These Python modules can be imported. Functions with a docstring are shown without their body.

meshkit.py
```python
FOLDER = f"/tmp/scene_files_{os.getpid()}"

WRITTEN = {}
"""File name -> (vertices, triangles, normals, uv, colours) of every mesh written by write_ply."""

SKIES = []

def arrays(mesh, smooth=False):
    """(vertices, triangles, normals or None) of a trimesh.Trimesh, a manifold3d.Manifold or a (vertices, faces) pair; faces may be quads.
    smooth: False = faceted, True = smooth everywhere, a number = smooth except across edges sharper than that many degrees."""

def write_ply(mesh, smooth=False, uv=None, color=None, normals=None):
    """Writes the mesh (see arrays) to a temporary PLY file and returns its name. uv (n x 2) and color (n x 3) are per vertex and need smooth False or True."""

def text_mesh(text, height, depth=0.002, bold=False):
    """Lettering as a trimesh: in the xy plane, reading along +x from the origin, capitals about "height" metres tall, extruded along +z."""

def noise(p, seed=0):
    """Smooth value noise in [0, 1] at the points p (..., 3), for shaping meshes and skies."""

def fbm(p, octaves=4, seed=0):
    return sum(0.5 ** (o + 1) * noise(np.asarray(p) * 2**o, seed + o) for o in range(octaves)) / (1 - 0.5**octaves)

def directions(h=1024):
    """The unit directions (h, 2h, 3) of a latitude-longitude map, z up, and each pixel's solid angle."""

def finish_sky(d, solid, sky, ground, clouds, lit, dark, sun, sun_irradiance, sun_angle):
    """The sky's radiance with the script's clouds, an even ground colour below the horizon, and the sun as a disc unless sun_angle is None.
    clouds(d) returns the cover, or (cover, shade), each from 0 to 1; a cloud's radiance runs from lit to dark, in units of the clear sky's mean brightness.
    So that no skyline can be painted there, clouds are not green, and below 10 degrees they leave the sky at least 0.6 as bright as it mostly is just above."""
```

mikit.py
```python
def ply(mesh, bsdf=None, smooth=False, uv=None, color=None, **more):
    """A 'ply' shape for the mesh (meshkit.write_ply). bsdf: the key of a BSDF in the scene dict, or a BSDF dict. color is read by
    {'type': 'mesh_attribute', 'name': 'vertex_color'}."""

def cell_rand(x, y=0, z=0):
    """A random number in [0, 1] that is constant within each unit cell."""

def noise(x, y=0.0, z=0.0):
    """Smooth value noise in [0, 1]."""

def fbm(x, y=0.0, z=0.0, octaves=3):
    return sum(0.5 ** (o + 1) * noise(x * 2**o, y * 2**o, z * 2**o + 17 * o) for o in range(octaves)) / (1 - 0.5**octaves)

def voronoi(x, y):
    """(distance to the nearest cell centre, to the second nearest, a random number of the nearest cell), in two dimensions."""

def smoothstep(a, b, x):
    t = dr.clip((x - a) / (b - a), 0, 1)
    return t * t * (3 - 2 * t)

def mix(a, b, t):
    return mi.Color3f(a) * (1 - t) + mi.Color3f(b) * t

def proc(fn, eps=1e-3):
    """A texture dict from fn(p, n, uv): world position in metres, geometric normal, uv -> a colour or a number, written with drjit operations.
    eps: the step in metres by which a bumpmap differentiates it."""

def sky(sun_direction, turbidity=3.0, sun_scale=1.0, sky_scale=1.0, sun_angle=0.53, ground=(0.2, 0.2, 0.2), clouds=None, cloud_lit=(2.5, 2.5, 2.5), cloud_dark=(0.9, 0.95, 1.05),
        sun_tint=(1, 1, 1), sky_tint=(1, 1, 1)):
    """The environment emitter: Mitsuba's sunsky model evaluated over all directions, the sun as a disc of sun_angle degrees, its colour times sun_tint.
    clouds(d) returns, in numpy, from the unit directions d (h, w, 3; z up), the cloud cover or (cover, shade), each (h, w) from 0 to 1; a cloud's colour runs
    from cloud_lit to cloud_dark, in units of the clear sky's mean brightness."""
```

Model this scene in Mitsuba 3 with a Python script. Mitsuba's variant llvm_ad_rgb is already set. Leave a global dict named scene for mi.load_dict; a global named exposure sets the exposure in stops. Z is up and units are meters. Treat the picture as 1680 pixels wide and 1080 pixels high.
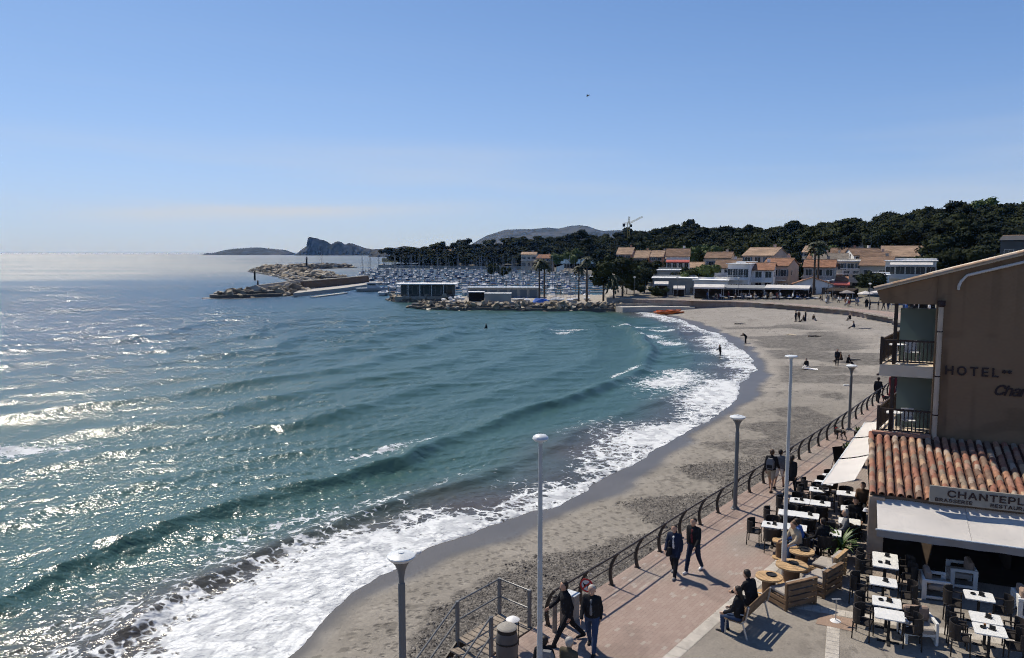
import math, random, numpy as np, trimesh, drjit as dr, mitsuba as mi, mikit
import manifold3d as m3
from manifold3d import Manifold, CrossSection
from scipy.spatial import cKDTree
from shapely.geometry import Polygon, LineString, Point, box as sbox
from shapely import contains_xy
from meshkit import noise as nnoise, fbm as nfbm, text_mesh
from mikit import proc, noise, fbm, voronoi, cell_rand, smoothstep, mix
T = mi.ScalarTransform4f
scene, labels = {'type': 'scene'}, {}

# ---------------------------------------------------------------- camera, light, exposure
PITCH = 5.711
scene['camera'] = {'type': 'perspective', 'fov': 67.82, 'fov_axis': 'x', 'near_clip': 0.5, 'far_clip': 60000.0,
                   'to_world': T().look_at(origin=[0, 0, 10], target=[0, math.cos(math.radians(PITCH)), 10 - math.sin(math.radians(PITCH))], up=[0, 0, 1])}
SUN_AZ, SUN_EL = 38.0, 52.5            # degrees left of straight ahead, degrees up
SUN = (-math.sin(math.radians(SUN_AZ)) * math.cos(math.radians(SUN_EL)), math.cos(math.radians(SUN_AZ)) * math.cos(math.radians(SUN_EL)), math.sin(math.radians(SUN_EL)))


def cirrus(d):
    el = np.degrees(np.arcsin(np.clip(d[..., 2], -1, 1)))
    az = np.degrees(np.arctan2(d[..., 0], d[..., 1]))
    q = np.stack([az * 0.045 + el * 0.05, el * 0.55, az * 0 + 3.0], -1)
    n = nfbm(q, 4, 5)
    low = np.clip((el - 0.5) / 1.5, 0, 1) * np.clip((9 - el) / 6, 0, 1)
    high = np.clip((el - 3) / 4, 0, 1) * np.clip((16 - el) / 8, 0, 1)
    veil = 0.72 * np.exp(-np.clip(el, 0, 90) / 5.5) * (1 - 0.35 * np.clip((az + 10) / 40, 0, 1))
    wisp = np.exp(-((el - 2.9 - .035 * (az + 20) - 1.2 * (n - .5)) / .55) ** 2) * np.clip((az + 33) / 8, 0, 1) * np.clip((2 - az) / 16, 0, 1)
    return np.clip(np.clip((n - 0.45) * 1.8, 0, 1) * (0.45 * low + 0.12 * high) + veil + .60 * wisp * (.3 + n), 0, 1)


scene['sky_light'] = mikit.sky(SUN, turbidity=2.6, sun_scale=1.65, sky_scale=1.15, sun_tint=(0.90, 0.99, 1.11), clouds=cirrus, cloud_lit=(2.3, 2.45, 2.7), cloud_dark=(1.2, 1.25, 1.3), ground=(0.08, 0.11, 0.13), sky_tint=(0.90, 1.04, 1.25))
exposure = 1.3
HAZE = 2.0e-5

# ---------------------------------------------------------------- helpers
counts = {}


def numbered(name, parent=None):
    base = (parent + '__' if parent else '') + name
    n = counts.get(base, -1) + 1
    counts[base] = n
    return base if n == 0 else '%s_%03d' % (base, n)


def tag(key, label=None, cat=None, group=None, kind=None):
    d = labels.setdefault(key, {})
    for k, v in (('label', label), ('category', cat), ('group', group), ('kind', kind)):
        if v:
            d[k] = v
    return key


def thing(name, label, cat, group=None):
    return tag(numbered(name), label, cat, group)


def obj(name, mesh, mat, parent=None, smooth=False, uv=None, M=None, **kw):
    key = numbered(name, parent)
    d = mesh if isinstance(mesh, dict) else mikit.ply(mesh, mat, smooth=smooth, uv=uv)
    d = dict(d)
    if isinstance(mesh, dict) and mat:
        d['bsdf'] = {'type': 'ref', 'id': mat}
    if M is not None:
        d['to_world'] = M
    scene[key] = d
    if kw:
        tag(key, **kw)
    return key


def proto(mesh, smooth=False):
    return mikit.ply(mesh, None, smooth=smooth)


def struct(name, mesh, mat, label=None, smooth=False, uv=None):
    return obj(name, mesh, mat, smooth=smooth, uv=uv, kind='structure', **({'label': label} if label else {}))


def cat(*ms):
    ms = [m for x in ms for m in (x if isinstance(x, (list, tuple)) else [x])]
    return trimesh.util.concatenate(ms) if len(ms) > 1 else ms[0]


def tm(man):
    m = man.to_mesh()
    return trimesh.Trimesh(m.vert_properties[:, :3], m.tri_verts, process=False)


def bx(x0, x1, y0, y1, z0, z1):
    v = np.array([[x, y, z] for z in (z0, z1) for y in (y0, y1) for x in (x0, x1)], float)
    f = np.array([[0, 2, 3], [0, 3, 1], [4, 5, 7], [4, 7, 6], [0, 1, 5], [0, 5, 4], [2, 6, 7], [2, 7, 3], [0, 4, 6], [0, 6, 2], [1, 3, 7], [1, 7, 5]])
    return trimesh.Trimesh(v, f, process=False)


def cbx(x0, x1, y0, y1, z0, z1, c=0.01):
    """box with chamfered edges"""
    pts = []
    for x, sx in ((x0, 1), (x1, -1)):
        for y, sy in ((y0, 1), (y1, -1)):
            for z, sz in ((z0, 1), (z1, -1)):
                pts += [(x + sx * c, y + sy * c, z), (x + sx * c, y, z + sz * c), (x, y + sy * c, z + sz * c)]
    return tm(Manifold.hull_points(np.array(pts)))


def tube(pts, r, n=8, caps=True):
    p = np.asarray(pts, float)
    r = np.broadcast_to(np.asarray(r, float), (len(p),))
    t = np.gradient(p, axis=0)
    t /= np.linalg.norm(t, axis=1, keepdims=True) + 1e-12
    ref = np.array([0, 0, 1.0]) if abs(t[:, 2]).mean() < 0.8 else np.array([1.0, 0, 0])
    a = np.cross(t, ref)
    a /= np.linalg.norm(a, axis=1, keepdims=True) + 1e-12
    b = np.cross(t, a)
    g = np.arange(n) * 2 * np.pi / n
    v = (p[:, None] + r[:, None, None] * (np.cos(g)[None, :, None] * a[:, None] + np.sin(g)[None, :, None] * b[:, None])).reshape(-1, 3)
    f = []
    for i in range(len(p) - 1):
        for j in range(n):
            k = (j + 1) % n
            f += [[i * n + j, (i + 1) * n + j, (i + 1) * n + k], [i * n + j, (i + 1) * n + k, i * n + k]]
    if caps:
        v = np.vstack([v, p[0], p[-1]])
        e = len(p) * n
        for j in range(n):
            k = (j + 1) % n
            f += [[e, j, k], [e + 1, (len(p) - 1) * n + k, (len(p) - 1) * n + j]]
    return trimesh.Trimesh(v, np.array(f), process=False)


def lathe(prof, n=20, at=(0, 0, 0)):
    p = np.asarray(prof, float)
    g = np.arange(n) * 2 * np.pi / n
    v = np.stack([p[:, None, 0] * np.cos(g), p[:, None, 0] * np.sin(g), np.repeat(p[:, 1:2], n, 1)], -1).reshape(-1, 3) + np.asarray(at, float)
    f = []
    for i in range(len(p) - 1):
        for j in range(n):
            k = (j + 1) % n
            f += [[i * n + j, i * n + k, (i + 1) * n + k], [i * n + j, (i + 1) * n + k, (i + 1) * n + j]]
    return trimesh.Trimesh(v, np.array(f), process=False)


def prism(poly, z0, z1):
    poly = poly if isinstance(poly, Polygon) else Polygon(poly)
    m = trimesh.creation.extrude_polygon(poly, z1 - z0, engine='earcut')
    m.apply_translation([0, 0, z0])
    return m


def frame(ox, oy, ang, oz=0.0):
    """4x4: local x along the heading 'ang' (degrees anticlockwise from world x)"""
    a = math.radians(ang)
    return np.array([[math.cos(a), -math.sin(a), 0, ox], [math.sin(a), math.cos(a), 0, oy], [0, 0, 1, oz], [0, 0, 0, 1.0]])


def mv(mesh, M):
    m = mesh.copy()
    m.apply_transform(M)
    return m


def place(x, y, z=0, rot=0, s=1.0):
    return T().translate([x, y, z]).rotate([0, 0, 1], rot).scale(s)


# ---------------------------------------------------------------- materials
def mat(name, color, rough=0.6, spec=0.3, metal=0.0, bump=None, **kw):
    c = color if isinstance(color, dict) else {'type': 'rgb', 'value': list(color)}
    b = {'type': 'principled', 'base_color': c, 'roughness': rough, 'specular': spec, 'metallic': metal, **kw}
    if bump is not None:
        b = {'type': 'bumpmap', 'arbitrary': bump[0], 'scale': bump[1], 'bsdf': b}
    scene[name] = {'type': 'twosided', 'bsdf': b}
    return name


def speckle(c, amt=0.25, f=3.0, seed=0.0):
    c = np.array(c, float)

    def fn(p, n, uv):
        k = 1 + amt * (fbm(p.x * f + seed, p.y * f, p.z * f, 3) - 0.5) * 2
        return mi.Color3f(*[float(x) for x in c]) * k
    return proc(fn)


rng = np.random.default_rng(7)
random.seed(7)

# ---------------------------------------------------------------- the shore
SEA_Z = -2.4
SHORE = np.array([(-12, -40), (-9.5, -5), (-8.0, 8), (-6.9, 16), (-6.1, 21.9), (-5.4, 25.2), (-4.2, 27.6), (-2.0, 30.2), (0.3, 32.6), (2.6, 34.8), (5.7, 38.8), (7.9, 42.4), (11.9, 49.6), (14.8, 53.8),
                  (18.8, 60.4), (24.2, 71.5), (27.8, 82), (30.8, 97), (32.6, 113), (33.0, 132), (31.8, 146), (29.5, 158), (26, 168)], float)
_t = np.concatenate([[0], np.cumsum(np.linalg.norm(np.diff(SHORE, axis=0), axis=1))])
from scipy.interpolate import PchipInterpolator
_tt = np.arange(0, _t[-1], 0.25)
SH = np.stack([PchipInterpolator(_t, SHORE[:, k])(_tt) for k in (0, 1)], 1)
_k = np.exp(-np.linspace(-2, 2, 25) ** 2); _k /= _k.sum()
SH[12:-12] = np.stack([np.convolve(SH[:, k], _k, 'valid') for k in (0, 1)], 1)
LAND = Polygon(list(map(tuple, SH)) + [(60, 176), (120, 420), (150, 800), (900, 800), (900, -200), (-12, -200)])
_tree = cKDTree(SH)


def shore_ts(x, y):
    """(metres along the shoreline, signed metres seaward of it)"""
    d, i = _tree.query(np.stack([x, y], -1))
    return _tt[i], np.where(contains_xy(LAND, x, y), -d, d)


# ---------------------------------------------------------------- sea
def chop(x, y, spacing, rs):
    h = np.zeros_like(x)
    gust = 0.5 + 1.0 * nfbm(np.stack([x * 0.03, y * 0.03, x * 0], -1), 3, 3)
    wx = x + 1.2 * (nfbm(np.stack([x * 0.13, y * 0.13, x * 0], -1), 2, 8) - 0.5)
    wy = y + 1.2 * (nfbm(np.stack([x * 0.13, y * 0.13, x * 0 + 9], -1), 2, 9) - 0.5)
    for i in range(84):
        lam = 0.24 * (13.0 ** rs.random()) if i < 74 else rs.uniform(4, 14)
        th = math.radians(-58 + rs.normal() * (36 if lam < 1.5 else 22 if lam < 4 else 12))
        k = 2 * math.pi / lam
        a = lam * (0.0085 if lam < 0.8 else 0.0038 if lam < 4 else 0.004) * rs.uniform(0.6, 1.3)
        ph = k * (wx * math.cos(th) + wy * math.sin(th)) + rs.uniform(0, 6.28)
        w = np.clip(lam / (3.0 * spacing) - 0.6, 0, 1)
        s_ = np.sin(ph)
        h += a * w * gust * (s_ + 0.35 * (s_ * s_ - 0.5))
    return h


def swell(x, y, t, s):
    h = np.zeros_like(x)
    wob = lambda f, sd: nfbm(np.stack([t * f, t * 0 + sd, t * 0], -1), 2, sd) - 0.5
    for s0, amp, w, sd in ((7.6, .24, .75, 1), (13.2, .80, 1.0, 2), (20, .24, 1.3, 3), (27, .36, 1.5, 4), (34.5, .26, 1.6, 5), (43, .36, 1.8, 6), (52, .26, 2.0, 7), (62, .34, 2.1, 8), (73, .26, 2.2, 9), (85, .3, 2.4, 10), (98, .26, 2.6, 11), (112, .28, 2.8, 12), (127, .26, 3, 13), (143, .26, 3.2, 14), (161, .26, 3.4, 15)):
        c = s0 + wob(.045, sd) * (2.2 + s0 * .05) + 0.6 * wob(.3, sd + 20)
        e = amp * (np.clip(0.75 + 1.2 * wob(.05, sd + 40), 0.45, 1.1) if sd == 2 else np.clip(0.8 + 1.3 * wob(.045, sd + 40), 0.2, 1.15))
        q = (s - c) / np.where(s > c, w * 1.3, w * 0.68)
        h += e * np.exp(-q * q)
    return h * np.clip(s / 5, 0, 1) * np.clip((160 - y) / 40, 0.15, 1)


def polar(az0, az1, na, radii):
    az = np.radians(np.linspace(az0, az1, na))
    R, A = np.meshgrid(radii, az, indexing='ij')
    i, j = np.meshgrid(np.arange(len(radii) - 1), np.arange(na - 1), indexing='ij')
    q = i * na + j
    f = np.stack([np.stack([q, q + 1, q + na + 1], -1), np.stack([q, q + na + 1, q + na], -1)], -2).reshape(-1, 3)
    return R * np.sin(A), R * np.cos(A), R, f[:, ::-1]


radii = np.concatenate([np.geomspace(14, 330, 1000), np.geomspace(334, 34000, 130)])
X, Y, R, F = polar(-50, 38, 800, radii)
x, y, r = X.ravel(), Y.ravel(), R.ravel()
t, s = shore_ts(x, y)
spacing = np.maximum(r * 0.0028, 0.045) * np.where(r > 332, 14, 1)
z = SEA_Z + chop(x, y, spacing, np.random.default_rng(11)) * np.clip((s - 1) / 9, 0.10, 1) * np.where(r > 332, 0, 1) * np.where((y > 172) & (x > -110 + 0 * y) & (y < 700), .6, 1) + swell(x, y, t, s)
edge = 1.25 - 1.0 * np.exp(-((t - 63.5) / 3.5) ** 2) - .9 * np.exp(-((t - 79.5) / 2.2) ** 2) + 3.6 * (nfbm(np.stack([t * .12, t * 0, t * 0], -1), 3, 31) - 0.5) + 0.6 * (nfbm(np.stack([x * .9, y * .9, t * 0], -1), 2, 33) - 0.5)
z = z + 0.09 * np.exp(-((s - edge - 2.0) / 2.2) ** 2) * (0.4 + nfbm(np.stack([x * .7, y * .7, t * 0], -1), 2, 35))
z = np.where(s < edge, SEA_Z - 0.35 * (edge - s), z)
keep = (s[F] > -6).any(1)
V = np.stack([x, y, z], -1)
F2 = F[keep]; used = np.unique(F2); re = -np.ones(len(V), int); re[used] = np.arange(len(used))
sea_uv = np.stack([t, np.clip(s, -10, 5000)], -1)[used]
sea_mesh = (V[used], re[F2])

SPOTS = [(-8.3, 46.8, 2.6, .5, 52), (-5.2, 49.6, 1.3, .35, 54), (11.0, 77.0, 2.2, .5, 58), (13.2, 80.6, 1.6, .45, 58), (9.2, 122, 3.0, 1.1, 20), (8.0, 118, 1.8, .8, 40), (20.5, 112, 1.8, 2.6, 0), (22, 104, 1.6, 3.0, 20), (21, 127, 4.0, 1.2, -20), (25, 121, 3.5, .9, -30),
         (-33, 46, 5.5, 1.4, 20), (-36, 44, 4.5, 1.8, 20), (14.6, 72, 3.2, 2.6, 40), (17.5, 77, 2.6, 2.6, 30)]


def foam_w(p, n, uv):
    s, t = uv.y, uv.x
    wx, wy = p.x + 0.5 * fbm(p.x * .8, p.y * .8, 1.0, 2), p.y + 0.5 * fbm(p.x * .8, p.y * .8, 7.0, 2)
    a, b, _ = voronoi(wx * 1.25, wy * 1.25)
    a2, b2, _ = voronoi(wx * 3.4 + 5, wy * 3.4)
    lace = 0.62 * (1 - smoothstep(0.0, 0.32, b - a)) + 0.5 * (1 - smoothstep(0.0, 0.4, b2 - a2))
    fine = fbm(p.x * 2.2, p.y * 2.2, 3.0, 4)
    wid = 5.5 + 1.4 * (1 - smoothstep(62., 74., t)) + 3.2 * (noise(t * .12, 4.0) - .5) + 1.4 * (noise(t * .5, 8.0) - .5)
    dens = (1 - smoothstep(wid - 2.6, wid + 0.6, s)) * 1.13
    trail = (1 - smoothstep(wid - 1.0, wid + 7.0, s)) * smoothstep(.38, .68, noise(t * .21, 2.0)) * (0.54 + .2 * (1 - smoothstep(60., 72., t)))
    crest = dr.exp(-dr.square((s - 7.4 - 1.6 * noise(t * .16, 6.)) / 0.45)) * smoothstep(.38, .6, noise(t * .23, 12.0)) * (1 - smoothstep(30, 62, t - 30)) * 0.75
    for sx, sy, la, lb, ang in SPOTS:
        ca, sa = math.cos(math.radians(ang)), math.sin(math.radians(ang))
        du, dv = (p.x - sx) * ca + (p.y - sy) * sa, -(p.x - sx) * sa + (p.y - sy) * ca
        crest = crest + 1.5 * dr.exp(-dr.square(du / la) - dr.square(dv / lb))
    d = dens + trail + dr.minimum(crest, 1.25)
    f = smoothstep(0.60, 0.98, d * 0.72 + (lace - 0.25) * 0.62 + (fine - 0.5) * 1.25)
    far = smoothstep(0.8, 0.95, d + (fine - .5) * .6)
    return dr.clip(f * smoothstep(0.03, 0.3, d), 0, 1) * 0.96


def water_col(p, n, uv):
    s = uv.y
    big = fbm(p.x * .02, p.y * .03, 5.0, 3)
    deep = mix((0.006, 0.032, 0.060), (0.010, 0.044, 0.072), big)
    mid = mix((0.022, 0.058, 0.050), (0.036, 0.079, 0.065), fbm(p.x * .05, p.y * .05, 2.0, 3))
    silt = mix((0.062, 0.050, 0.038), (0.042, 0.046, 0.038), noise(p.x * .3, p.y * .3))
    c = mix(mid, deep, smoothstep(28, 110, s))
    return mix(silt, c, smoothstep(4.0, 10.0, s - 3.5 * (1 - smoothstep(58., 72., uv.x)) + 3 * (noise(p.x * .12, p.y * .12) - .5)))


def water_rough(p, n, uv):
    return 0.19 + 0.03 * smoothstep(30, 200, uv.y) + 0.06 * (fbm(p.x * .012, p.y * .03, 0., 3) - .5)


def ripples(p, n, uv):
    near = .46 * fbm(p.x * 6.8 + .6 * noise(p.x, p.y), p.y * 9.6, 0., 3) + .42 * fbm(p.x * 1.7, p.y * 2.3, 2., 2)
    away = smoothstep(45, 200, dr.sqrt(dr.square(p.x) + dr.square(p.y))) * (.55 + .9 * noise(p.x * .006, p.y * .022))
    return near + away * (3.2 * fbm(p.x * 1.7, p.y * 1.05, 4., 2) + 6.5 * fbm(p.x * .22, p.y * .34, 4., 3))


scene['water_plain'] = {'type': 'principled', 'base_color': proc(water_col), 'roughness': proc(water_rough), 'specular': 0.42}
scene['water_bumped'] = {'type': 'bumpmap', 'arbitrary': proc(ripples, eps=0.008), 'scale': 0.085, 'bsdf': {'type': 'ref', 'id': 'water_plain'}}
scene['foam'] = {'type': 'bumpmap', 'arbitrary': proc(lambda p, n, uv: fbm(p.x * 4.5, p.y * 4.5, 0., 4) + .6 * fbm(p.x * 1.2, p.y * 1.2, 0., 2), eps=.02), 'scale': .16,
                 'bsdf': {'type': 'diffuse', 'reflectance': proc(lambda p, n, uv: mix((.47, .49, .51), (.66, .68, .69), smoothstep(.35, .55, fbm(p.x * 1.7, p.y * 1.7, 3., 4))))}}
scene['water_open_plain'] = {'type': 'roughplastic', 'distribution': 'beckmann', 'alpha': .38, 'int_ior': 1.34, 'diffuse_reflectance': proc(water_col)}
scene['water_open'] = {'type': 'bumpmap', 'arbitrary': proc(lambda p, n, uv: (.5 + noise(p.x * .005, p.y * .02)) * 9.5 * fbm(p.x * .22, p.y * .34, 4., 3), eps=0.05), 'scale': .05, 'bsdf': {'type': 'ref', 'id': 'water_open_plain'}}
scene['water_all'] = {'type': 'blendbsdf', 'weight': proc(lambda p, n, uv: smoothstep(150, 420, uv.y + 110 * (fbm(p.x * .012, p.y * .05, 0., 3) - .5)) * (.5 + .5 * smoothstep(.36, .56, fbm(p.x * .008, p.y * .04, 5., 3)))), 'a': {'type': 'ref', 'id': 'water_bumped'}, 'b': {'type': 'ref', 'id': 'water_open'}}
scene['sea_water'] = {'type': 'twosided', 'bsdf': {'type': 'blendbsdf', 'weight': proc(foam_w), 'a': {'type': 'ref', 'id': 'water_all'}, 'b': {'type': 'ref', 'id': 'foam'}}}
struct('sea', sea_mesh, 'sea_water', 'choppy blue green bay with sun glitter and white surf along the beach', smooth=True, uv=sea_uv)

# ---------------------------------------------------------------- beach
def beach_z(x, y, t, s):
    zz = SEA_Z + 0.075 * (1.6 - s) + 0.02 * (nfbm(np.stack([x * .5, y * .5, x * 0], -1), 3, 51) - .5) + 0.12 * (nfbm(np.stack([x * .09, y * .09, x * 0], -1), 2, 52) - .5) * np.clip(-s / 6, 0, 1)
    return np.minimum(zz, -0.85 + (zz + 0.85) * 0.12) if False else np.where(zz > -0.95, -0.95 + (zz + 0.95) * 0.1, zz)


def pebble_field(x, y, t, s, noise_, sm, fb, COS, MAXI):
    """0..1: shingle lies in tongues between the sand and the sea wall"""
    q = -s
    rip = fb(x * .45, y * .45) - .5 + .7 * (fb(x * 1.6 + 5, y * 1.6) - .5)
    tong = 2.9 - 1.65 * COS((t - 81.3 + 1.6 * (noise_(t * .13, 5.5) - .5)) * (6.2832 / 6.6))
    near = 2.7 + sm(72, 76, t) * 1.1
    qb = near + (tong - near) * sm(76, 79, t) + sm(104, 122, t) * 6.0
    low = sm(-.45, .6, q - qb + 1.7 * rip)
    bare = sm(.55, .66, noise_(x * .2 + 3, y * .14)) * sm(92, 100, t) * .8
    streak = sm(.49, .58, noise_(x * .13 + 8, y * .30 + q * .15)) * sm(110, 124, t) * sm(.5, 2.0, q) * (1 - sm(11., 16., q)) * (1 - sm(168, 185, t)) * .9
    return MAXI(low * (1 - bare) * (1 - sm(118, 128, t)), streak)


def sand_col(p, n, uv):
    t, s = uv.x, uv.y
    peb = pebble_field(p.x, p.y, t, s, lambda a, b: noise(a, b), smoothstep, lambda a, b: fbm(a, b, 0., 3), dr.cos, dr.maximum)
    g = fbm(p.x * .6, p.y * .6, 1.0, 4)
    dry = mix((0.150, 0.136, 0.116), (0.218, 0.199, 0.173), g)
    dry = dry * (0.93 + 0.14 * noise(p.x * 14, p.y * 14))
    weed = smoothstep(.70, .80, noise(p.x * 2.3, p.y * 2.3)) * smoothstep(.5, .62, fbm(p.x * .25, p.y * .25, 6., 3))
    dry = dry * (1 - .35 * weed) * (1 - .35 * smoothstep(.84, .90, noise(p.x * 5.1 + 3, p.y * 5.1)))
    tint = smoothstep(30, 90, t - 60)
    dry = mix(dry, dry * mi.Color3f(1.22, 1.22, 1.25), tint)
    wet = mix((0.072, 0.066, 0.060), (0.092, 0.084, 0.077), g)
    dr_, d2, k = voronoi(p.x * 11, p.y * 11)
    stone = mix((0.038, 0.034, 0.031), (0.17, 0.155, 0.14), k * k) * (0.55 + 0.45 * smoothstep(.0, .25, d2 - dr_))
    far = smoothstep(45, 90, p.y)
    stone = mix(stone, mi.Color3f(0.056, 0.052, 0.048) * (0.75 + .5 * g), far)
    c = mix(dry, stone, dr.clip(peb * (0.72 + 0.5 * (noise(p.x * 3, p.y * 3) - .5)), 0, 1))
    w = smoothstep(-0.7, 0.3, s + 1.2 * (noise(t * .35, 3.) - .5) + 0.5 * (noise(t * 1.3, 3.) - .5))
    return mix(c, wet, w)


def sand_rough(p, n, uv):
    w = smoothstep(-0.8, 0.4, uv.y + 1.2 * (noise(uv.x * .35, 3.) - .5))
    return 0.85 - 0.5 * w


def sand_bump(p, n, uv):
    a, b, _ = voronoi(p.x * 2.1, p.y * 2.1)
    dryness = smoothstep(0.5, -1.5, uv.y)
    return dryness * (0.09 * smoothstep(0.0, 0.35, a) + 0.05 * fbm(p.x * 1.5, p.y * 1.5, 0., 3) + .012 * noise(p.x * 12, p.y * 12))


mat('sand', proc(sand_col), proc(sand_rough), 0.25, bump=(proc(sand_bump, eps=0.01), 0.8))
X, Y, R, F = polar(-34, 40, 420, np.geomspace(9, 210, 460))
x, y = X.ravel(), Y.ravel()
t, s = shore_ts(x, y)
keep = ((s[F] < 9).all(1)) & (y[F] < 172).all(1) & (x[F] < 75).all(1)
F2 = F[keep]; used = np.unique(F2); re = -np.ones(len(x), int); re[used] = np.arange(len(used))
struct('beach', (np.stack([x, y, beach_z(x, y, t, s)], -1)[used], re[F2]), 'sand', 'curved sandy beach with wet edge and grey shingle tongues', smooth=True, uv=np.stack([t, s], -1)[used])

npss = lambda a, b, v: np.clip((v - a) / (b - a), 0, 1) ** 2 * (3 - 2 * np.clip((v - a) / (b - a), 0, 1))
pr_ = np.random.default_rng(21)
n_ = 90000
rr = np.sqrt(pr_.uniform(14 ** 2, 46 ** 2, n_ * 2)); aa = np.radians(pr_.uniform(-16, 27, n_ * 2))
px_, py_ = rr * np.sin(aa), rr * np.cos(aa)
pt, ps_ = shore_ts(px_, py_)
pf = pebble_field(px_, py_, pt, ps_, lambda a, b: nnoise(np.stack([a, b + a * 0, a * 0], -1)), npss, lambda a, b: nfbm(np.stack([a, b, a * 0], -1), 3), np.cos, np.maximum)
ok = (pf > pr_.uniform(.25, 1, n_ * 2)) & ((px_ - .98) * .796 - (py_ - 19.6) * .605 < .1) & (pr_.random(n_ * 2) < (18 / rr) ** .8)
px_, py_, pt, ps_ = px_[ok][:30000], py_[ok][:30000], pt[ok][:30000], ps_[ok][:30000]
octv = np.array([[1, 0, 0], [0, 1, 0], [-1, 0, 0], [0, -1, 0], [0, 0, 1]], float); octf = np.array([[0, 1, 4], [1, 2, 4], [2, 3, 4], [3, 0, 4]])
m_ = len(px_)
sz = np.exp(pr_.normal(-3.55, .45, m_)); an = pr_.uniform(0, 6.28, m_)
ov = octv[None] * np.stack([sz * pr_.uniform(.8, 1.6, m_), sz, sz * .62], -1)[:, None] * (1 + .25 * pr_.normal(size=(m_, 5, 1)))
ov = np.stack([ov[..., 0] * np.cos(an)[:, None] - ov[..., 1] * np.sin(an)[:, None], ov[..., 0] * np.sin(an)[:, None] + ov[..., 1] * np.cos(an)[:, None], ov[..., 2]], -1)
ov += np.stack([px_, py_, beach_z(px_, py_, pt, ps_)], -1)[:, None]
mat('pebble', proc(lambda p, n, uv: mix((.04, .036, .033), (.24, .22, .195), cell_rand(p.x * 14, p.y * 14, 0.) ** 2)), .8, .25)
obj('shingle', (ov.reshape(-1, 3), (octf[None] + 5 * np.arange(m_)[:, None, None]).reshape(-1, 3)), 'pebble', label='grey shingle stones strewn below the sea wall', cat='shingle', kind='stuff')

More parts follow.
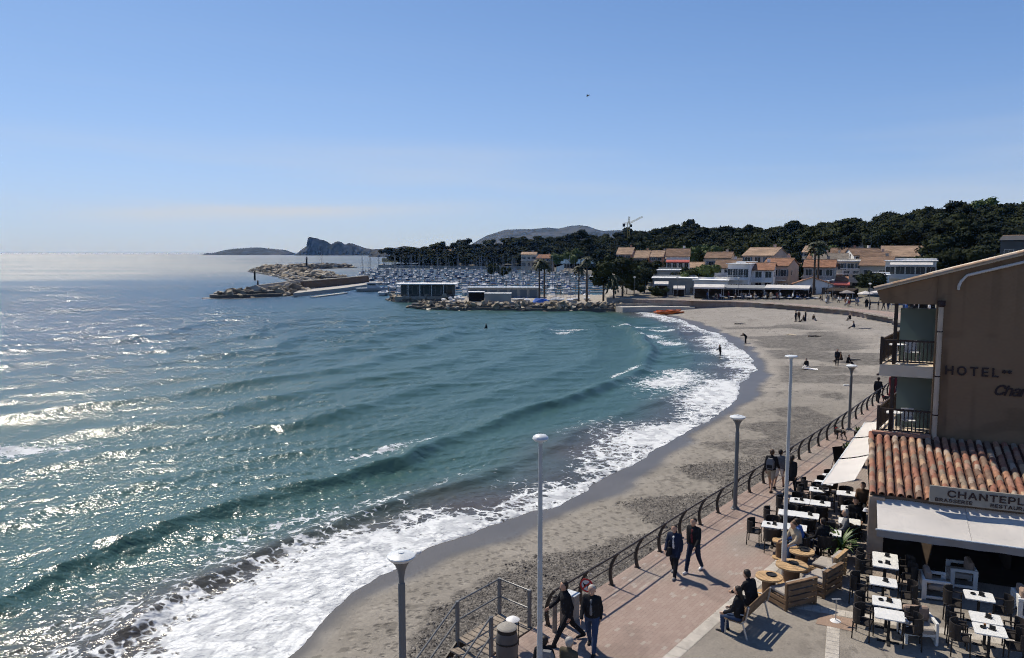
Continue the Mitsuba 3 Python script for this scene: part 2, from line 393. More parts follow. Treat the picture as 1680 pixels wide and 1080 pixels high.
# ---------------------------------------------------------------- promenade and terrace
DIRV, INN = np.array([.605, .796]), np.array([.796, -.605])      # along the railing, and square to it towards the town
EDGE = np.array([(-18.3, -5.3), (-.53, 18.0), (.59, 19.5), (2.9, 22.35), (5.9, 26.3), (8.75, 29.9), (12.0, 34.0), (15.4, 38.4), (18.2, 42.1), (20.5, 45.2), (23.4, 49.2), (26.6, 53.5), (31, 59.5), (46, 84), (56, 105), (59.3, 119), (59.2, 132), (56.4, 140), (52.5, 149), (45.2, 157.5), (36, 161), (26, 164)])


def plank_uv(p):
    return p.x * .605 + p.y * .796, p.x * .796 - p.y * .605


def paver_col(p, n, uv):
    a, b = plank_uv(p)
    row = dr.floor(b / .11)
    k = cell_rand(dr.floor(a / .22 + .5 * (row - 2 * dr.floor(row / 2))), row, 3)
    c = mix((0.252, 0.186, 0.157), (0.281, 0.215, 0.184), k)
    c = mix(c, mi.Color3f(0.235, 0.203, 0.178), smoothstep(.42, .62, fbm(p.x * .35, p.y * .35, 2., 3)) * .8)
    c = mix(c, mi.Color3f(0.34, 0.31, 0.275), smoothstep(.955, .97, k) * .5)
    ja = a / .22 + .5 * (row - 2 * dr.floor(row / 2)); ja = dr.abs(ja - dr.floor(ja) - .5); jb = dr.abs(b / .11 - row - .5)
    joint = dr.maximum(smoothstep(.455, .49, ja), smoothstep(.42, .48, jb))
    st = smoothstep(.54, .78, fbm(p.x * .9 + 4 + fbm(p.x, p.y, 3., 2), p.y * .9 + fbm(p.x + 5, p.y, 6., 2), 1., 4)) * .20
    return c * (1 - .22 * joint) * (1 - st)


def paver_h(p, n, uv):
    a, b = plank_uv(p)
    row = dr.floor(b / .11)
    ja = a / .22 + .5 * (row - 2 * dr.floor(row / 2)); ja = dr.abs(ja - dr.floor(ja) - .5); jb = dr.abs(b / .11 - row - .5)
    return -dr.maximum(smoothstep(.44, .49, ja), smoothstep(.40, .48, jb)) * .006 + .003 * fbm(p.x * 30, p.y * 30, 0., 2)


def terrace_col(p, n, uv):
    g = fbm(p.x * .5, p.y * .5, 3., 4)
    c = mix((0.185, 0.165, 0.142), (0.24, 0.216, 0.188), g) * (0.9 + .2 * noise(p.x * 25, p.y * 25))
    wx, wy = p.x * .8 + p.y * .6 + .9 * fbm(p.x * 1.1, p.y * 1.1, 2., 3), p.y * .8 - p.x * .6 + .9 * fbm(p.x * 1.1 + 7, p.y * 1.1, 4., 3)
    st = smoothstep(.54, .74, fbm(wx * 1.1 + 9, wy * 1.1, 1., 4))
    spot = smoothstep(.80, .9, noise(p.x * 4.5, p.y * 4.5))
    return c * (1 - .20 * st) * (1 - .22 * spot)


mat('paving', proc(paver_col), .8, .25, bump=(proc(paver_h, eps=.004), 1.0))
mat('terrace', proc(terrace_col), .85, .2)
mat('pale_stone', speckle((0.37, 0.34, 0.30), .25, 6), .8, .2)
mat('old_wood', speckle((0.21, 0.175, 0.14), .4, 9), .8, .2)
mat('dark_bronze', (0.030, 0.022, 0.018), .45, .4)
mat('lamp_grey', (0.11, 0.115, 0.12), .45, .5)
mat('lamp_white', speckle((0.5, 0.52, 0.53), .16, 3), .35, .5)
mat('wall_concrete', speckle((0.26, 0.235, 0.20), .35, 1.5), .9, .2)
STRIP0, SD = np.array([2.6, 16.62]), np.array([.630, .777])
SN = np.array([SD[1], -SD[0]])
town_edge = [(66, 165), (66, 119), (52, 84), (40, 64), (33, 52)]
q0, q1 = STRIP0 - SD * 24, STRIP0 + SD * 10.2
prom_poly = Polygon([tuple(p) for p in EDGE] + town_edge + [tuple(q1 + SN * 16), tuple(q1), tuple(q0)])
ter_poly = Polygon([tuple(q0 + SN * .35), tuple(q1 + SN * .35), tuple(q1 + SN * 15.9), tuple(q0 + SN * 18)])
struct('promenade', prism(prom_poly.difference(Polygon([tuple(q0), tuple(q1 + SD * .0), tuple(q1 + SN * 16), tuple(q0 + SN * 16)])), -2.6, 0), 'paving', 'pink and tan block paved seafront promenade')
struct('terrace_ground', prism(ter_poly, -1, 0.004), 'terrace', 'grey asphalt ground of the restaurant terrace')
edging = struct('stone_edging', prism(Polygon([tuple(q0 - SN * .0 + SN * .004), tuple(q1 + SN * .004), tuple(q1 + SN * .346), tuple(q0 + SN * .346)]), -.5, -.004), 'wall_concrete', 'line of pale stone slabs between promenade and terrace')
for i in range(42):
    a, b = i * .46 - 9 + 0.006, (i + 1) * .46 - 9 - 0.006
    c = [STRIP0 + SD * a + SN * .008, STRIP0 + SD * b + SN * .008, STRIP0 + SD * b + SN * .342, STRIP0 + SD * a + SN * .342]
    obj('slab', prism(Polygon([tuple(x) for x in c]), -.1, 0.006 + .003 * rng.random()), 'pale_stone', edging)
HF = frame(15.1, 27, -24)
HS = HF @ np.array([[1, .135, 0, 0], [0, 1, 0, 0], [0, 0, 1, 0], [0, 0, 0, 1.0]])      # the sea front is not square to the gable
e1, e2, O2 = HF[:2, 0], HF[:2, 1], HF[:2, 3]
band = struct('paver_band', mv(bx(-4.0, 12, -8.72, -8.28, .0045, .008), HF), 'wall_concrete', 'pale paver bands crossing the terrace ground')


def band_pieces(x0, x1, y0, y1, along):
    n = int(round(((x1 - x0) if along else (y1 - y0)) / .22))
    for i in range(n):
        if along:
            a = x0 + (x1 - x0) * i / n
            m = cbx(a + .005, a + (x1 - x0) / n - .005, y0 + .01, y1 - .01, .003, .014 + .003 * rng.random(), .003)
        else:
            a = y0 + (y1 - y0) * i / n
            m = cbx(x0 + .01, x1 - .01, a + .005, a + (y1 - y0) / n - .005, .003, .014 + .003 * rng.random(), .003)
        obj('paver', mv(m, HF), 'pale_stone', band)


band_pieces(-3.9, 4.0, -8.7, -8.3, True)
band_pieces(-3.05, -2.71, -11.6, -8.74, False)

# ---------------------------------------------------------------- railing
_ed = np.concatenate([[0], np.cumsum(np.linalg.norm(np.diff(EDGE, axis=0), axis=1))])


def edge_at(d):
    p = np.array([np.interp(d, _ed, EDGE[:, k]) for k in (0, 1)])
    q = np.array([np.interp(d + .3, _ed, EDGE[:, k]) for k in (0, 1)]) - np.array([np.interp(d - .3, _ed, EDGE[:, k]) for k in (0, 1)])
    q /= np.linalg.norm(q)
    return p, q


rail = thing('promenade_railing', 'dark bronze seafront railing with curved blade posts above the beach', 'railing')
d0 = _ed[2] + .35
post_prof = []
for k in range(13):
    a = k / 12
    post_prof.append((-.10 * math.sin(a * math.pi) * 1.0 + .20 * a ** 2, a * 1.05))
L_ = [(x - .055 * (1 - .25 * (z / 1.05)), z) for x, z in post_prof] + [(x + .055 * (1 - .25 * (z / 1.05)), z) for x, z in reversed(post_prof)]
blade = prism(Polygon(L_), -.025, .025)            # lies in x (square to the rail), y (height)
blade.apply_transform(np.array([[1, 0, 0, 0], [0, 0, -1, 0], [0, 1, 0, 0], [0, 0, 0, 1.0]]))
blade = cat(blade, bx(-.09, .09, -.06, .06, 0.001, .02))
blade_p = proto(blade, 35)
heights = {'handrail': (1.03, .026), 'guard_rail': (.54, .02)}
cab = [.2, .37, .70, .86]
lines = {h: [] for h in [1.03, .54] + cab}
off = lambda z: float(np.interp(z, [p[1] for p in post_prof], [p[0] for p in post_prof]))
posts = []
for i in range(27):
    p, q = edge_at(d0 + i * 1.62)
    n = np.array([q[1], -q[0]])
    c = p + n * .22
    posts.append(c)
    obj('post', blade_p, 'dark_bronze', rail, M=place(c[0], c[1], 0.0, math.degrees(math.atan2(n[1], n[0]))))
    for h in lines:
        lines[h].append(tuple(c + n * (off(h) - (.03 if h in cab else 0))) + (h,))
obj('handrail', tube(lines[1.03], .028, 8), 'dark_bronze', rail, 40)
obj('guard_rail', tube(lines[.54], .02, 6), 'dark_bronze', rail, 40)
for h in cab:
    obj('cable', tube(lines[h], .006, 4), 'lamp_grey', rail)
# no-dogs sign hung on the railing
mat('sign_white', (0.55, 0.55, 0.55), .5, .4)
mat('sign_red', (0.45, 0.03, 0.03), .5, .4)
mat('black', (0.012, 0.012, 0.013), .6, .3)
sg = thing('prohibition_sign', 'round red ringed no dogs sign hanging on the near end of the railing', 'sign')
SM = frame(posts[1][0] + .12, posts[1][1] - .12, -28, .62)
flat = np.array([[1, 0, 0, 0], [0, 0, 1, -.01], [0, 1, 0, 0], [0, 0, 0, 1.0]])
flat = np.array([[1, 0, 0, 0], [0, 0, -1, 0], [0, 1, 0, 0], [0, 0, 0, 1.0]])
ring = tm(Manifold.cylinder(.02, .2, .2, 32) - Manifold.cylinder(.06, .155, .155, 32).translate([0, 0, -.02]))
obj('plate', mv(tm(Manifold.cylinder(.012, .19, .19, 32)), SM @ flat), 'sign_white', sg)
obj('ring', mv(ring, SM @ flat), 'sign_red', sg)
dog2d = cat(prism(Polygon([(-.08, -.03), (.05, -.03), (.07, .01), (.11, .05), (.07, .07), (.03, .03), (-.08, .03), (-.11, .07), (-.12, .06), (-.09, 0)]), .012, .018), bx(-.08, -.06, -.09, -.03, .012, .018), bx(.03, .05, -.09, -.03, .012, .018))
obj('dog_symbol', mv(dog2d, SM @ flat), 'black', sg)
obj('bar', mv(mv(bx(-.17, .17, -.018, .018, .019, .024), frame(0, 0, 45)), SM @ flat), 'sign_red', sg)
obj('hanger', tube([(posts[1][0] + .13, posts[1][1] - .1, .8), (posts[1][0] + .1, posts[1][1] - .06, 1.0)], .012, 6), 'black', sg)

# ---------------------------------------------------------------- beach stairs with their deck
A_, B_, C_, D_ = (np.array(v) for v in ((-1.46, 18.94), (-.34, 20.40), (.59, 19.63), (-.53, 18.10)))
u = (B_ - A_) / np.linalg.norm(B_ - A_); v = (D_ - A_) / np.linalg.norm(D_ - A_)
LD, WD = np.linalg.norm(B_ - A_), np.linalg.norm(D_ - A_)
DM = np.eye(4); DM[:2, 0] = u; DM[:2, 1] = v; DM[:2, 3] = A_        # x along the stairs (up), y towards the promenade
DM[:2, 1] *= np.sign(1)
stairs = thing('beach_stairs', 'wooden stairs and landing going down from the promenade to the shingle', 'stairs')
W_ = WD - .03


def left(m):
    m = mv(m, DM)
    if np.linalg.det(DM[:3, :3]) < 0:
        m.invert()
    return m


for i in range(9):
    a = LD * i / 9
    obj('plank', left(cbx(a + .012, a + LD / 9 - .012, .02, W_, -.05, -.008, .006)), 'old_wood', stairs)
for i in range(9):
    z0 = -.17 * (i + 1)
    for k in range(2):
        obj('tread', left(cbx(-.29 * (i + 1) + .145 * k + .006, -.29 * (i + 1) + .145 * (k + 1) - .006, .03, W_ - .03, z0 - .05, z0, .006)), 'old_wood', stairs)
for y0 in (0.0, W_ - .05):
    st = prism(Polygon([(-2.75, -1.62), (0, 0), (LD, 0), (LD, -.25), (0, -.25), (-2.75, -1.87)]), 0, .05)
    st.apply_transform(np.array([[1, 0, 0, 0], [0, 0, 1, y0], [0, 1, 0, -.052], [0, 0, 0, 1.0]]))
    st.invert()
    obj('stringer', left(st), 'dark_bronze', stairs)
for x_, y_, z0, z1 in ((.03, .03, -1.6, 1.02), (LD - .05, .03, -1.4, 1.02), (LD - .05, WD - .12, -1.2, 1.02), (.03, W_ + .02, -.3, 1.0), (-2.3, .03, -2.3, -.36), (-2.3, W_ - .02, -2.3, -.36)):
    obj('post', left(cbx(x_ - .045, x_ + .045, y_ - .045, y_ + .045, z0, z1, .008)), 'lamp_grey', stairs)
for h in (1.0, .5):
    obj('handrail', left(tube([(-2.4, .03, h - 1.42), (.03, .03, h), (LD - .05, .03, h), (LD - .05, WD - .12, h)], .024, 8)), 'lamp_grey', stairs, 30)
    obj('handrail', left(tube([(-2.4, W_ - .0, h - 1.42), (.03, W_ + .02, h)], .024, 8)), 'lamp_grey', stairs, 30)

# ---------------------------------------------------------------- lamps
def big_lamp(x, y, label, box=False):
    L = thing('street_lamp', label, 'street lamp', 'grey promenade lamps with funnel heads')
    obj('base', lathe([(0, 0), (.17, 0), (.17, .03), (.12, .05), (.12, .10), (0, .10)], 20, (x, y, 0)), 'lamp_grey', L, 35)
    obj('pole', lathe([(.078, .06), (.076, 3.05), (.07, 3.08), (0, 3.08)], 20, (x, y, 0)), 'lamp_grey', L, 35)
    obj('funnel', lathe([(.055, 3.08), (.06, 3.2), (.085, 3.35), (.13, 3.47), (.21, 3.57), (.24, 3.585)], 24, (x, y, 0)), 'lamp_grey', L, 40)
    obj('dish', lathe([(.0, 3.56), (.23, 3.58), (.295, 3.64), (.305, 3.66), (.29, 3.68), (.2, 3.715), (.07, 3.735), (.065, 3.75), (0, 3.752)], 28, (x, y, 0)), 'lamp_white', L, 30)
    if box:
        obj('spotlight', cat(cbx(x - .42, x - .1, y - .07, y + .07, 2.5, 2.58, .02), tube([(x - .12, y, 2.54), (x, y, 2.54)], .02, 6)), 'lamp_white', L)
    return L


big_lamp(-2.33, 15.45, 'grey lamp with white dish nearest the camera, in front of the beach')
big_lamp(8.76, 29.06, 'grey funnel headed lamp beside the railing near the walking trio')
big_lamp(19.16, 42.53, 'grey lamp with small side light far along the railing', True)


def tall_lamp(x, y, h, label, dome):
    L = thing('light_pole', label, 'light pole')
    obj('base', lathe([(0, 0), (.2, 0), (.2, .02), (.11, .04), (0, .04)], 20, (x, y, 0)), 'lamp_grey', L, 35)
    obj('pole', lathe([(.078, .03), (.076, 1.2), (.062, 1.25), (.042, h - .15), (.04, h - .05)], 16, (x, y, 0)), 'pole_paint', L, 35)
    if dome:
        obj('dome', lathe([(.05, h - .08), (.06, h - .03), (.13, h - .02), (.165, h + .02), (.155, h + .06), (.1, h + .1), (0, h + .115)], 24, (x, y, 0)), 'lamp_white', L, 40)
    else:
        obj('disc', lathe([(.05, h - .10), (.05, h - .02), (.17, h - .01), (.19, h + .015), (.17, h + .04), (0, h + .06)], 24, (x, y, 0)), 'lamp_white', L, 40)


mat('pole_paint', speckle((0.40, 0.40, 0.39), .2, 2.5), .45, .4)
tall_lamp(.58, 15.2, 6.22, 'tall pale pole with white dome top in front of the surf', True)
tall_lamp(8.36, 22.6, 6.9, 'tall thin pale pole with flat disc top beside the spool tables', False)

# ---------------------------------------------------------------- hotel
def plaster(p, n, uv):
    g = fbm(p.x * .6, p.y * .6, p.z * .6, 4)
    c = mix((0.178, 0.110, 0.066), (0.228, 0.150, 0.094), g)
    streak = smoothstep(.55, .8, noise(p.x * 3.5, p.y * 3.5, p.z * .22)) * smoothstep(.35, .7, fbm(p.x * .8, p.y * .8, p.z * .5 + 5, 3))
    crack = smoothstep(.010, .003, dr.abs(fbm(p.x * .9 + 2, p.y * .9, p.z * .9, 3) - .5)) * smoothstep(.5, .6, noise(p.x * .5, p.y * .5, p.z * .6)) * .12
    patch = smoothstep(.60, .64, fbm(p.x * .45 + 3, p.y * .45, p.z * .7, 3)) * .16
    drip = smoothstep(.62, .85, noise(p.x * 7, p.y * 7, p.z * .12)) * smoothstep(6.0, 9.0, p.z) * .14
    return c * (1 - .42 * streak) * (1 - patch) * (1 - drip) * (1 - crack) * (.94 + .12 * noise(p.x * 16, p.y * 16, p.z * 16))


mat('hotel_plaster', proc(plaster), .9, .15, bump=(proc(lambda p, n, uv: fbm(p.x * 22, p.y * 22, p.z * 22, 2) * .004, eps=.004), 1.0))
mat('cream_paint', speckle((0.50, 0.42, 0.33), .15, 2), .7, .2)
mat('cream_pipe', speckle((0.42, 0.33, 0.25), .2, 3), .5, .3)
mat('white_pipe', (0.5, 0.47, 0.44), .4, .4)
mat('dark_wood', speckle((0.035, 0.022, 0.017), .3, 8), .6, .3)
mat('letter_dark', (0.022, 0.010, 0.012), .5, .3)
mat('dark_glass', (0.02, 0.025, 0.03), .08, .6)
scene['frosted'] = {'type': 'principledthin', 'base_color': {'type': 'rgb', 'value': [0.22, 0.27, 0.26]}, 'roughness': .5, 'diff_trans': 1.0, 'spec_trans': 0.0}
hotel = thing('hotel', 'brown plastered hotel with two seaside balconies and its name on the gable', 'hotel')
RS = .29
rl = lambda x: 8.62 + RS * (x + 2.0)
gp_ = Polygon([(0, 0), (12, 0), (12, rl(5.5)), (5.5, rl(5.5)), (0, rl(0))])
up = np.array([[1, 0, 0, 0], [0, 0, -1, 0], [0, 1, 0, 0], [0, 0, 0, 1.0]])


def wallxz(poly, y0, y1):
    """a polygon in local x, z, thickened from y0 to y1 of the hotel frame"""
    m = prism(poly, 0, y1 - y0)
    m.apply_transform(up)
    m.apply_translation([0, y1, 0])
    return mv(m, HF)


obj('gable_wall', wallxz(gp_, 0, .3), 'hotel_plaster', hotel)
obj('facade_wall', mv(bx(0, .3, .3, 14, 0, 9.1), HS), 'hotel_plaster', hotel)
obj('eave_panel', wallxz(Polygon([(-1.95, rl(-1.95) - .02), (-1.75, 8.17), (-.002, 8.17), (-.002, rl(0) - .02)]), .02, .32), 'hotel_plaster', hotel)
obj('ceiling_slab', mv(prism([(-1.72, .33), (-.01, .33), (-.01, 8), (-1.15, 8)], 8.2, 8.32), HS), 'cream_paint', hotel)
roof = obj('roof', mv(trimesh.convex.convex_hull(np.array([(x_, y_, rl(x_) + d_) for x_, y_ in ((-2.02, -.18), (-.86, 14.2), (5.5, -.18), (5.5, 14.2)) for d_ in (0, .1)])), HS), 'cream_paint', hotel)
obj('roof_slope', wallxz(Polygon([(5.5, rl(5.5)), (12.5, rl(5.5) - 2), (12.5, rl(5.5) - 1.9), (5.5, rl(5.5) + .1)]), -.18, 14.2), 'cream_paint', roof)
COLS = [(.23, .105, .072), (.27, .14, .09), (.33, .22, .145), (.155, .10, .075), (.21, .165, .125), (.30, .235, .185), (.27, .155, .115), (.17, .115, .085)]
for i, c in enumerate(COLS):
    mat('tile_%d' % i, speckle(c, .32, 9, i * 3.1), .85, .2)
halfpipe = lathe([(.098, 0), (.082, .40), (.069, .40), (.084, 0), (.098, 0)], 14)


def barrel(r0, r1, L, n=7, th=.014):
    g = np.linspace(0, math.pi, n)
    rows = [np.stack([r * np.cos(g), np.full(n, y), r * np.sin(g) * .9], -1) for r, y in ((r0, 0), (r1, L), (r1 - th, L), (r0 - th, 0), (r0, 0))]
    v = np.vstack(rows)
    f = []
    for i in range(4):
        for j in range(n - 1):
            a = i * n + j
            f += [[a, a + 1, a + n + 1], [a, a + n + 1, a + n]]
    return trimesh.Trimesh(v, np.array(f), process=False)


cover = proto(barrel(.098, .084, .40), 30)
for i in range(10):                                  # verge tiles on the rake
    x0 = -2.05 + i * .62
    M = HF @ np.array([[math.cos(math.atan(RS)), 0, -math.sin(math.atan(RS)), x0], [0, 1, 0, -.14], [math.sin(math.atan(RS)), 0, math.cos(math.atan(RS)), rl(x0) + .07], [0, 0, 0, 1.0]])
    obj('verge_tile', mv(mv(barrel(.12, .11, .68), np.array([[0, 1, 0, 0], [-1, 0, 0, 0], [0, 0, 1, 0], [0, 0, 0, 1.0]])), M), 'tile_%d' % (2 if i % 3 else 5), hotel)
# storeys
for nm, zf in (('upper', 5.93), ('lower', 3.38)):
    b = obj('balcony', mv(prism([(-1.75, 0), (-.01, 0), (-.01, 7), (-1.22, 7)], zf - .42, zf), HS), 'cream_paint', hotel, label='%s balcony with dark wooden balustrade and frosted divider' % nm)
    obj('sill_edge', mv(prism([(-1.83, -.03), (-1.754, -.03), (-1.224, 7), (-1.3, 7)], zf - .42, zf - .36), HS), 'dark_wood', b)
    for z0, z1, w in ((.86, .93, .06), (.10, .15, .04)):
        obj('handrail' if z0 > .5 else 'rail', mv(cat(cbx(-1.74, -.02, .01, .01 + w, zf + z0, zf + z1, .01), prism([(-1.76, .07), (-1.70, .07), (-1.19, 6.9), (-1.25, 6.9)], zf + z0, zf + z1)), HS), 'dark_wood', b)
    for i in range(13):
        x0 = -1.62 + i * .125
        obj('baluster', mv(bx(x0, x0 + .035, .025, .055, zf + .151, zf + .859), HS), 'dark_wood', b)
    for i in range(42):
        y0 = .16 + i * .16
        xx = y0 * .0755
        obj('baluster', mv(bx(-1.745 + xx, -1.715 + xx, y0, y0 + .035, zf + .151, zf + .859), HS), 'dark_wood', b)
    obj('corner_board', mv(cbx(-1.76, -1.66, .0, .07, zf + .001, zf + 1.02, .01), HS), 'dark_wood', b)
    obj('post', mv(cbx(-1.36, -1.24, .1, .22, zf, zf + 2.24 if nm == 'upper' else zf + 2.12, .01), HS), 'dark_wood', b)
    obj('divider', mv(bx(-1.25, -.01, 1.3, 1.306, zf + .02, zf + 2.0), HS), 'frosted', b)
    for k in range(2):
        d_ = obj('window_door', mv(bx(-.03, -.002, 2.0 + k * 4.5, 3.9 + k * 4.5, zf, zf + 2.1), HS), 'cream_paint', b)
        obj('pane', mv(bx(-.045, -.031, 2.1 + k * 4.5, 3.8 + k * 4.5, zf + .1, zf + 2.0), HS), 'dark_glass', d_)
    ch = thing('plastic_chair', 'white plastic chair on the %s hotel balcony' % nm, 'chair')
    for nm2, m in (('seat', cbx(-.22, .22, -.22, .22, .42, .45, .01)), ('backrest', cbx(-.22, .22, .19, .22, .45, .85, .01))):
        obj(nm2, mv(mv(m, frame(-.75, .62, 20, zf)), HS), 'sign_white', ch)
    for sx in (-.2, .2):
        for sy in (-.2, .2):
            obj('leg', mv(mv(bx(sx - .015, sx + .015, sy - .015, sy + .015, 0, .42), frame(-.75, .62, 20, zf)), HS), 'sign_white', ch)
    tb = thing('balcony_table', 'small white table on the %s hotel balcony' % nm, 'table')
    obj('top', mv(mv(lathe([(0, .68), (.3, .68), (.3, .71), (0, .71)], 18), frame(-1.25, .55, 0, zf)), HS), 'sign_white', tb)
    obj('leg', mv(mv(lathe([(.2, 0), (.03, .05), (.03, .68)], 10), frame(-1.25, .55, 0, zf)), HS), 'sign_white', tb)
obj('drainpipe', mv(tube([(.12, -.1, 3.2), (.12, -.1, 8.05), (.12, -.06, 8.2)], .085, 12), HF), 'cream_pipe', hotel, 30)
obj('pipe_hopper', mv(lathe([(.09, 8.1), (.13, 8.15), (.13, 8.32), (0, 8.32)], 12, (.12, -.12, 0)), HF), 'letter_dark', hotel)
for zc in (4.2, 5.6, 7.2):
    obj('pipe_clip', mv(lathe([(.087, zc), (.097, zc), (.097, zc + .04), (.087, zc + .04)], 12, (.12, -.1, 0)), HF), 'letter_dark', hotel)
obj('rake_pipe', mv(tube([(.62, -.08, 8.72), (.62, -.12, 8.84), (.68, -.12, 9.0), (.85, -.12, 9.22), (2.6, -.12, 9.72), (5.4, -.12, 10.53)], .05, 10), HF), 'white_pipe', hotel, 30)


def letters(parent, text, x, z, h, y, matn, shear=0.0, bold=True, gap=.12, sx=1.0, d=.04, name='letter'):
    for ch_ in text:
        if ch_ == ' ':
            x += h * .55
            continue
        m = text_mesh(ch_, h, d, bold)
        vx = m.vertices[:, 0].min()
        m.vertices[:, 0] = (m.vertices[:, 0] - vx) * sx
        w = m.vertices[:, 0].max()
        m.vertices[:, 0] += shear * m.vertices[:, 1] + x
        m.apply_transform(up)
        m.apply_translation([0, y, z])
        obj(name, mv(m, HF), matn, parent)
        x += w + h * gap
    return x


letters(hotel, 'HOTEL', .36, 5.70, .30, -.012, 'letter_dark', gap=.36, sx=1.02)
letters(hotel, '**', 2.08, 5.74, .22, -.012, 'letter_dark', gap=.12)
letters(hotel, 'Chantepl', 1.86, 5.08, .34, -.012, 'letter_dark', shear=.32, gap=.02)

# ---------------------------------------------------------------- restaurant canopy with barrel tiles
rest = thing('restaurant_canopy', 'open fronted restaurant under a mottled barrel tile canopy roof', 'restaurant')
mat('pan_red', speckle((.085, .042, .03), .4, 7), .9, .2)
mat('beam_brown', speckle((.10, .072, .055), .3, 4), .8, .2)
mat('column_plaster', speckle((.30, .23, .175), .3, 3), .9, .15)
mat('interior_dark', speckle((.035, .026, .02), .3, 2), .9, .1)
ZR, ZE, YR, YE, XL, XR = 3.38, 2.42, -.02, -4.55, -2.05, 8.0
sl = math.atan2(ZR - ZE, YR - YE); LEN = math.hypot(ZR - ZE, YR - YE)
RM = HF @ np.array([[1, 0, 0, 0], [0, math.cos(sl), -math.sin(sl), YE], [0, math.sin(sl), math.cos(sl), ZE - .05], [0, 0, 0, 1.0]])
obj('roof_deck', mv(bx(XL + .06, XR, .02, LEN - .01, -.10, -.02), RM), 'beam_brown', rest)
obj('flashing', mv(bx(-1.9, 0.0, -.30, -.03, ZR - .02, ZR + .10), HF), 'tile_6', rest)
PITCHX, ROWL = .262, .325
ncol, nrow = int((XR - XL) / PITCHX), int(LEN / ROWL)
pan = barrel(.10, .088, .42); pan.vertices[:, 2] *= -1; pan.invert()
pans, extra, cells = [], [], []
for c in range(ncol):
    for r in range(nrow):
        y0 = -.04 + r * ROWL
        pm = pan.copy(); pm.apply_translation([XL + (c + 1) * PITCHX, y0, .075 + .01]); pans.append(pm)
        cells.append((c, r))
obj('pan_tiles', mv(cat(pans), RM), 'pan_red', rest, kind='stuff')
jr = np.random.default_rng(5)
more = {}
for c, r in cells:
    M = RM @ np.array([[1, 0, 0, XL + (c + .5) * PITCHX + jr.normal() * .006], [0, 1, -.05, -.07 + r * ROWL + jr.normal() * .012], [0, .05, 1, .045 + jr.normal() * .004], [0, 0, 0, 1.0]]) @ frame(0, 0, jr.normal() * 1.5)
    k = int(jr.choice(8, p=[.2, .18, .12, .14, .12, .07, .1, .07]))
    if c < 21:
        obj('roof_tile', cover, 'tile_%d' % k, rest, M=T(M))
    else:
        more.setdefault(k, []).append(mv(barrel(.098, .084, .40), M))
for k in sorted(more):
    obj('tile_rows', cat(more[k]), 'tile_%d' % k, rest, kind='stuff')
obj('column', mv(cbx(-2.02, -1.56, -4.62, -4.16, 0, 2.30, .015), HF), 'column_plaster', rest)
obj('column', mv(cbx(4.4, 4.8, -4.55, -4.16, 0, 2.30, .015), HF), 'column_plaster', rest)
obj('beam', mv(bx(-2.0, 8, -4.5, -4.3, 2.08, 2.31), HF), 'beam_brown', rest)
obj('beam', mv(bx(-2.0, -1.8, -4.28, -.02, 2.1, 2.33), HF), 'beam_brown', rest)
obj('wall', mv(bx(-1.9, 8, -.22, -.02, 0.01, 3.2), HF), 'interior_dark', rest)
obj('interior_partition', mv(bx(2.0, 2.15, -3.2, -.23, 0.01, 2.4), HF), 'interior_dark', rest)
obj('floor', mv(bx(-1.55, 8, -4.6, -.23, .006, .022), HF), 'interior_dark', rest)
obj('wall_light', mv(cat(lathe([(0, 0), (.1, .0), (.06, .1), (0, .1)], 12, (-2.09, -4.4, 1.72)), bx(-2.1, -2.02, -4.43, -4.37, 1.75, 1.8)), HF), 'sign_white', rest)
mat('awning_cloth', speckle((.47, .445, .42), .14, 1.0), .8, .15)
mat('valance', speckle((.22, .20, .19), .15, 3), .8, .15)
aw = thing('awning', 'long white cloth awning with grey valance under the tiled eave', 'awning')


def cloth(x0, x1, nx, prof, wav, sd):
    xs = np.linspace(x0, x1, nx)
    P_ = np.array(prof)
    v = []
    for (yy, zz) in P_:
        w = wav * (nfbm(np.stack([xs * 1.1, xs * 0 + yy * 2, xs * 0 + sd], -1), 2, sd) - .5)
        v.append(np.stack([xs, np.full(nx, yy), zz + w], -1))
    v = np.vstack(v)
    i, j = np.meshgrid(np.arange(len(P_) - 1), np.arange(nx - 1), indexing='ij')
    q = i * nx + j
    f = np.stack([np.stack([q, q + 1, q + nx + 1], -1), np.stack([q, q + nx + 1, q + nx], -1)], -2).reshape(-1, 3)
    return trimesh.Trimesh(v, f, process=False)


def shell(m, d=.012):
    """gives a cloth sheet a back face of its own"""
    b = m.copy(); b.invert(); b.vertices = b.vertices - np.array([0, 0, d])
    return cat(m, b)


pr = [(-4.42 - 1.75 * a, 2.27 - .50 * a - .06 * math.sin(a * math.pi)) for a in np.linspace(0, 1, 10)]
for k in range(4):
    x0 = -1.8 + k * 2.45
    obj('cloth_panel', mv(shell(cloth(x0, x0 + 2.44, 30, pr, .05, 60 + k)), HF), 'awning_cloth', aw, True)
obj('bar', mv(tube([(-1.85, -6.18, 1.765), (8, -6.18, 1.765)], .03, 8), HF), 'lamp_white', aw, 40)
vl = cloth(-1.82, 8, 120, [(-6.21, 1.76), (-6.215, 1.68), (-6.20, 1.60), (-6.21, 1.55)], .0, 3)
vl.vertices[:, 1] += .025 * np.sin(vl.vertices[:, 0] * 6) * (1.76 - vl.vertices[:, 2]) * 5
obj('valance', mv(cat(vl, mv(vl, np.array([[1, 0, 0, 0], [0, 1, 0, .006], [0, 0, 1, 0], [0, 0, 0, 1.0]]))), HF), 'valance', aw, True)
for x0 in (-1.6, 1.6, 4.8):
    obj('arm', mv(tube([(x0, -4.45, 2.1), (x0 + .35, -5.3, 1.86), (x0, -6.16, 1.74)], .02, 6), HF), 'lamp_white', aw)
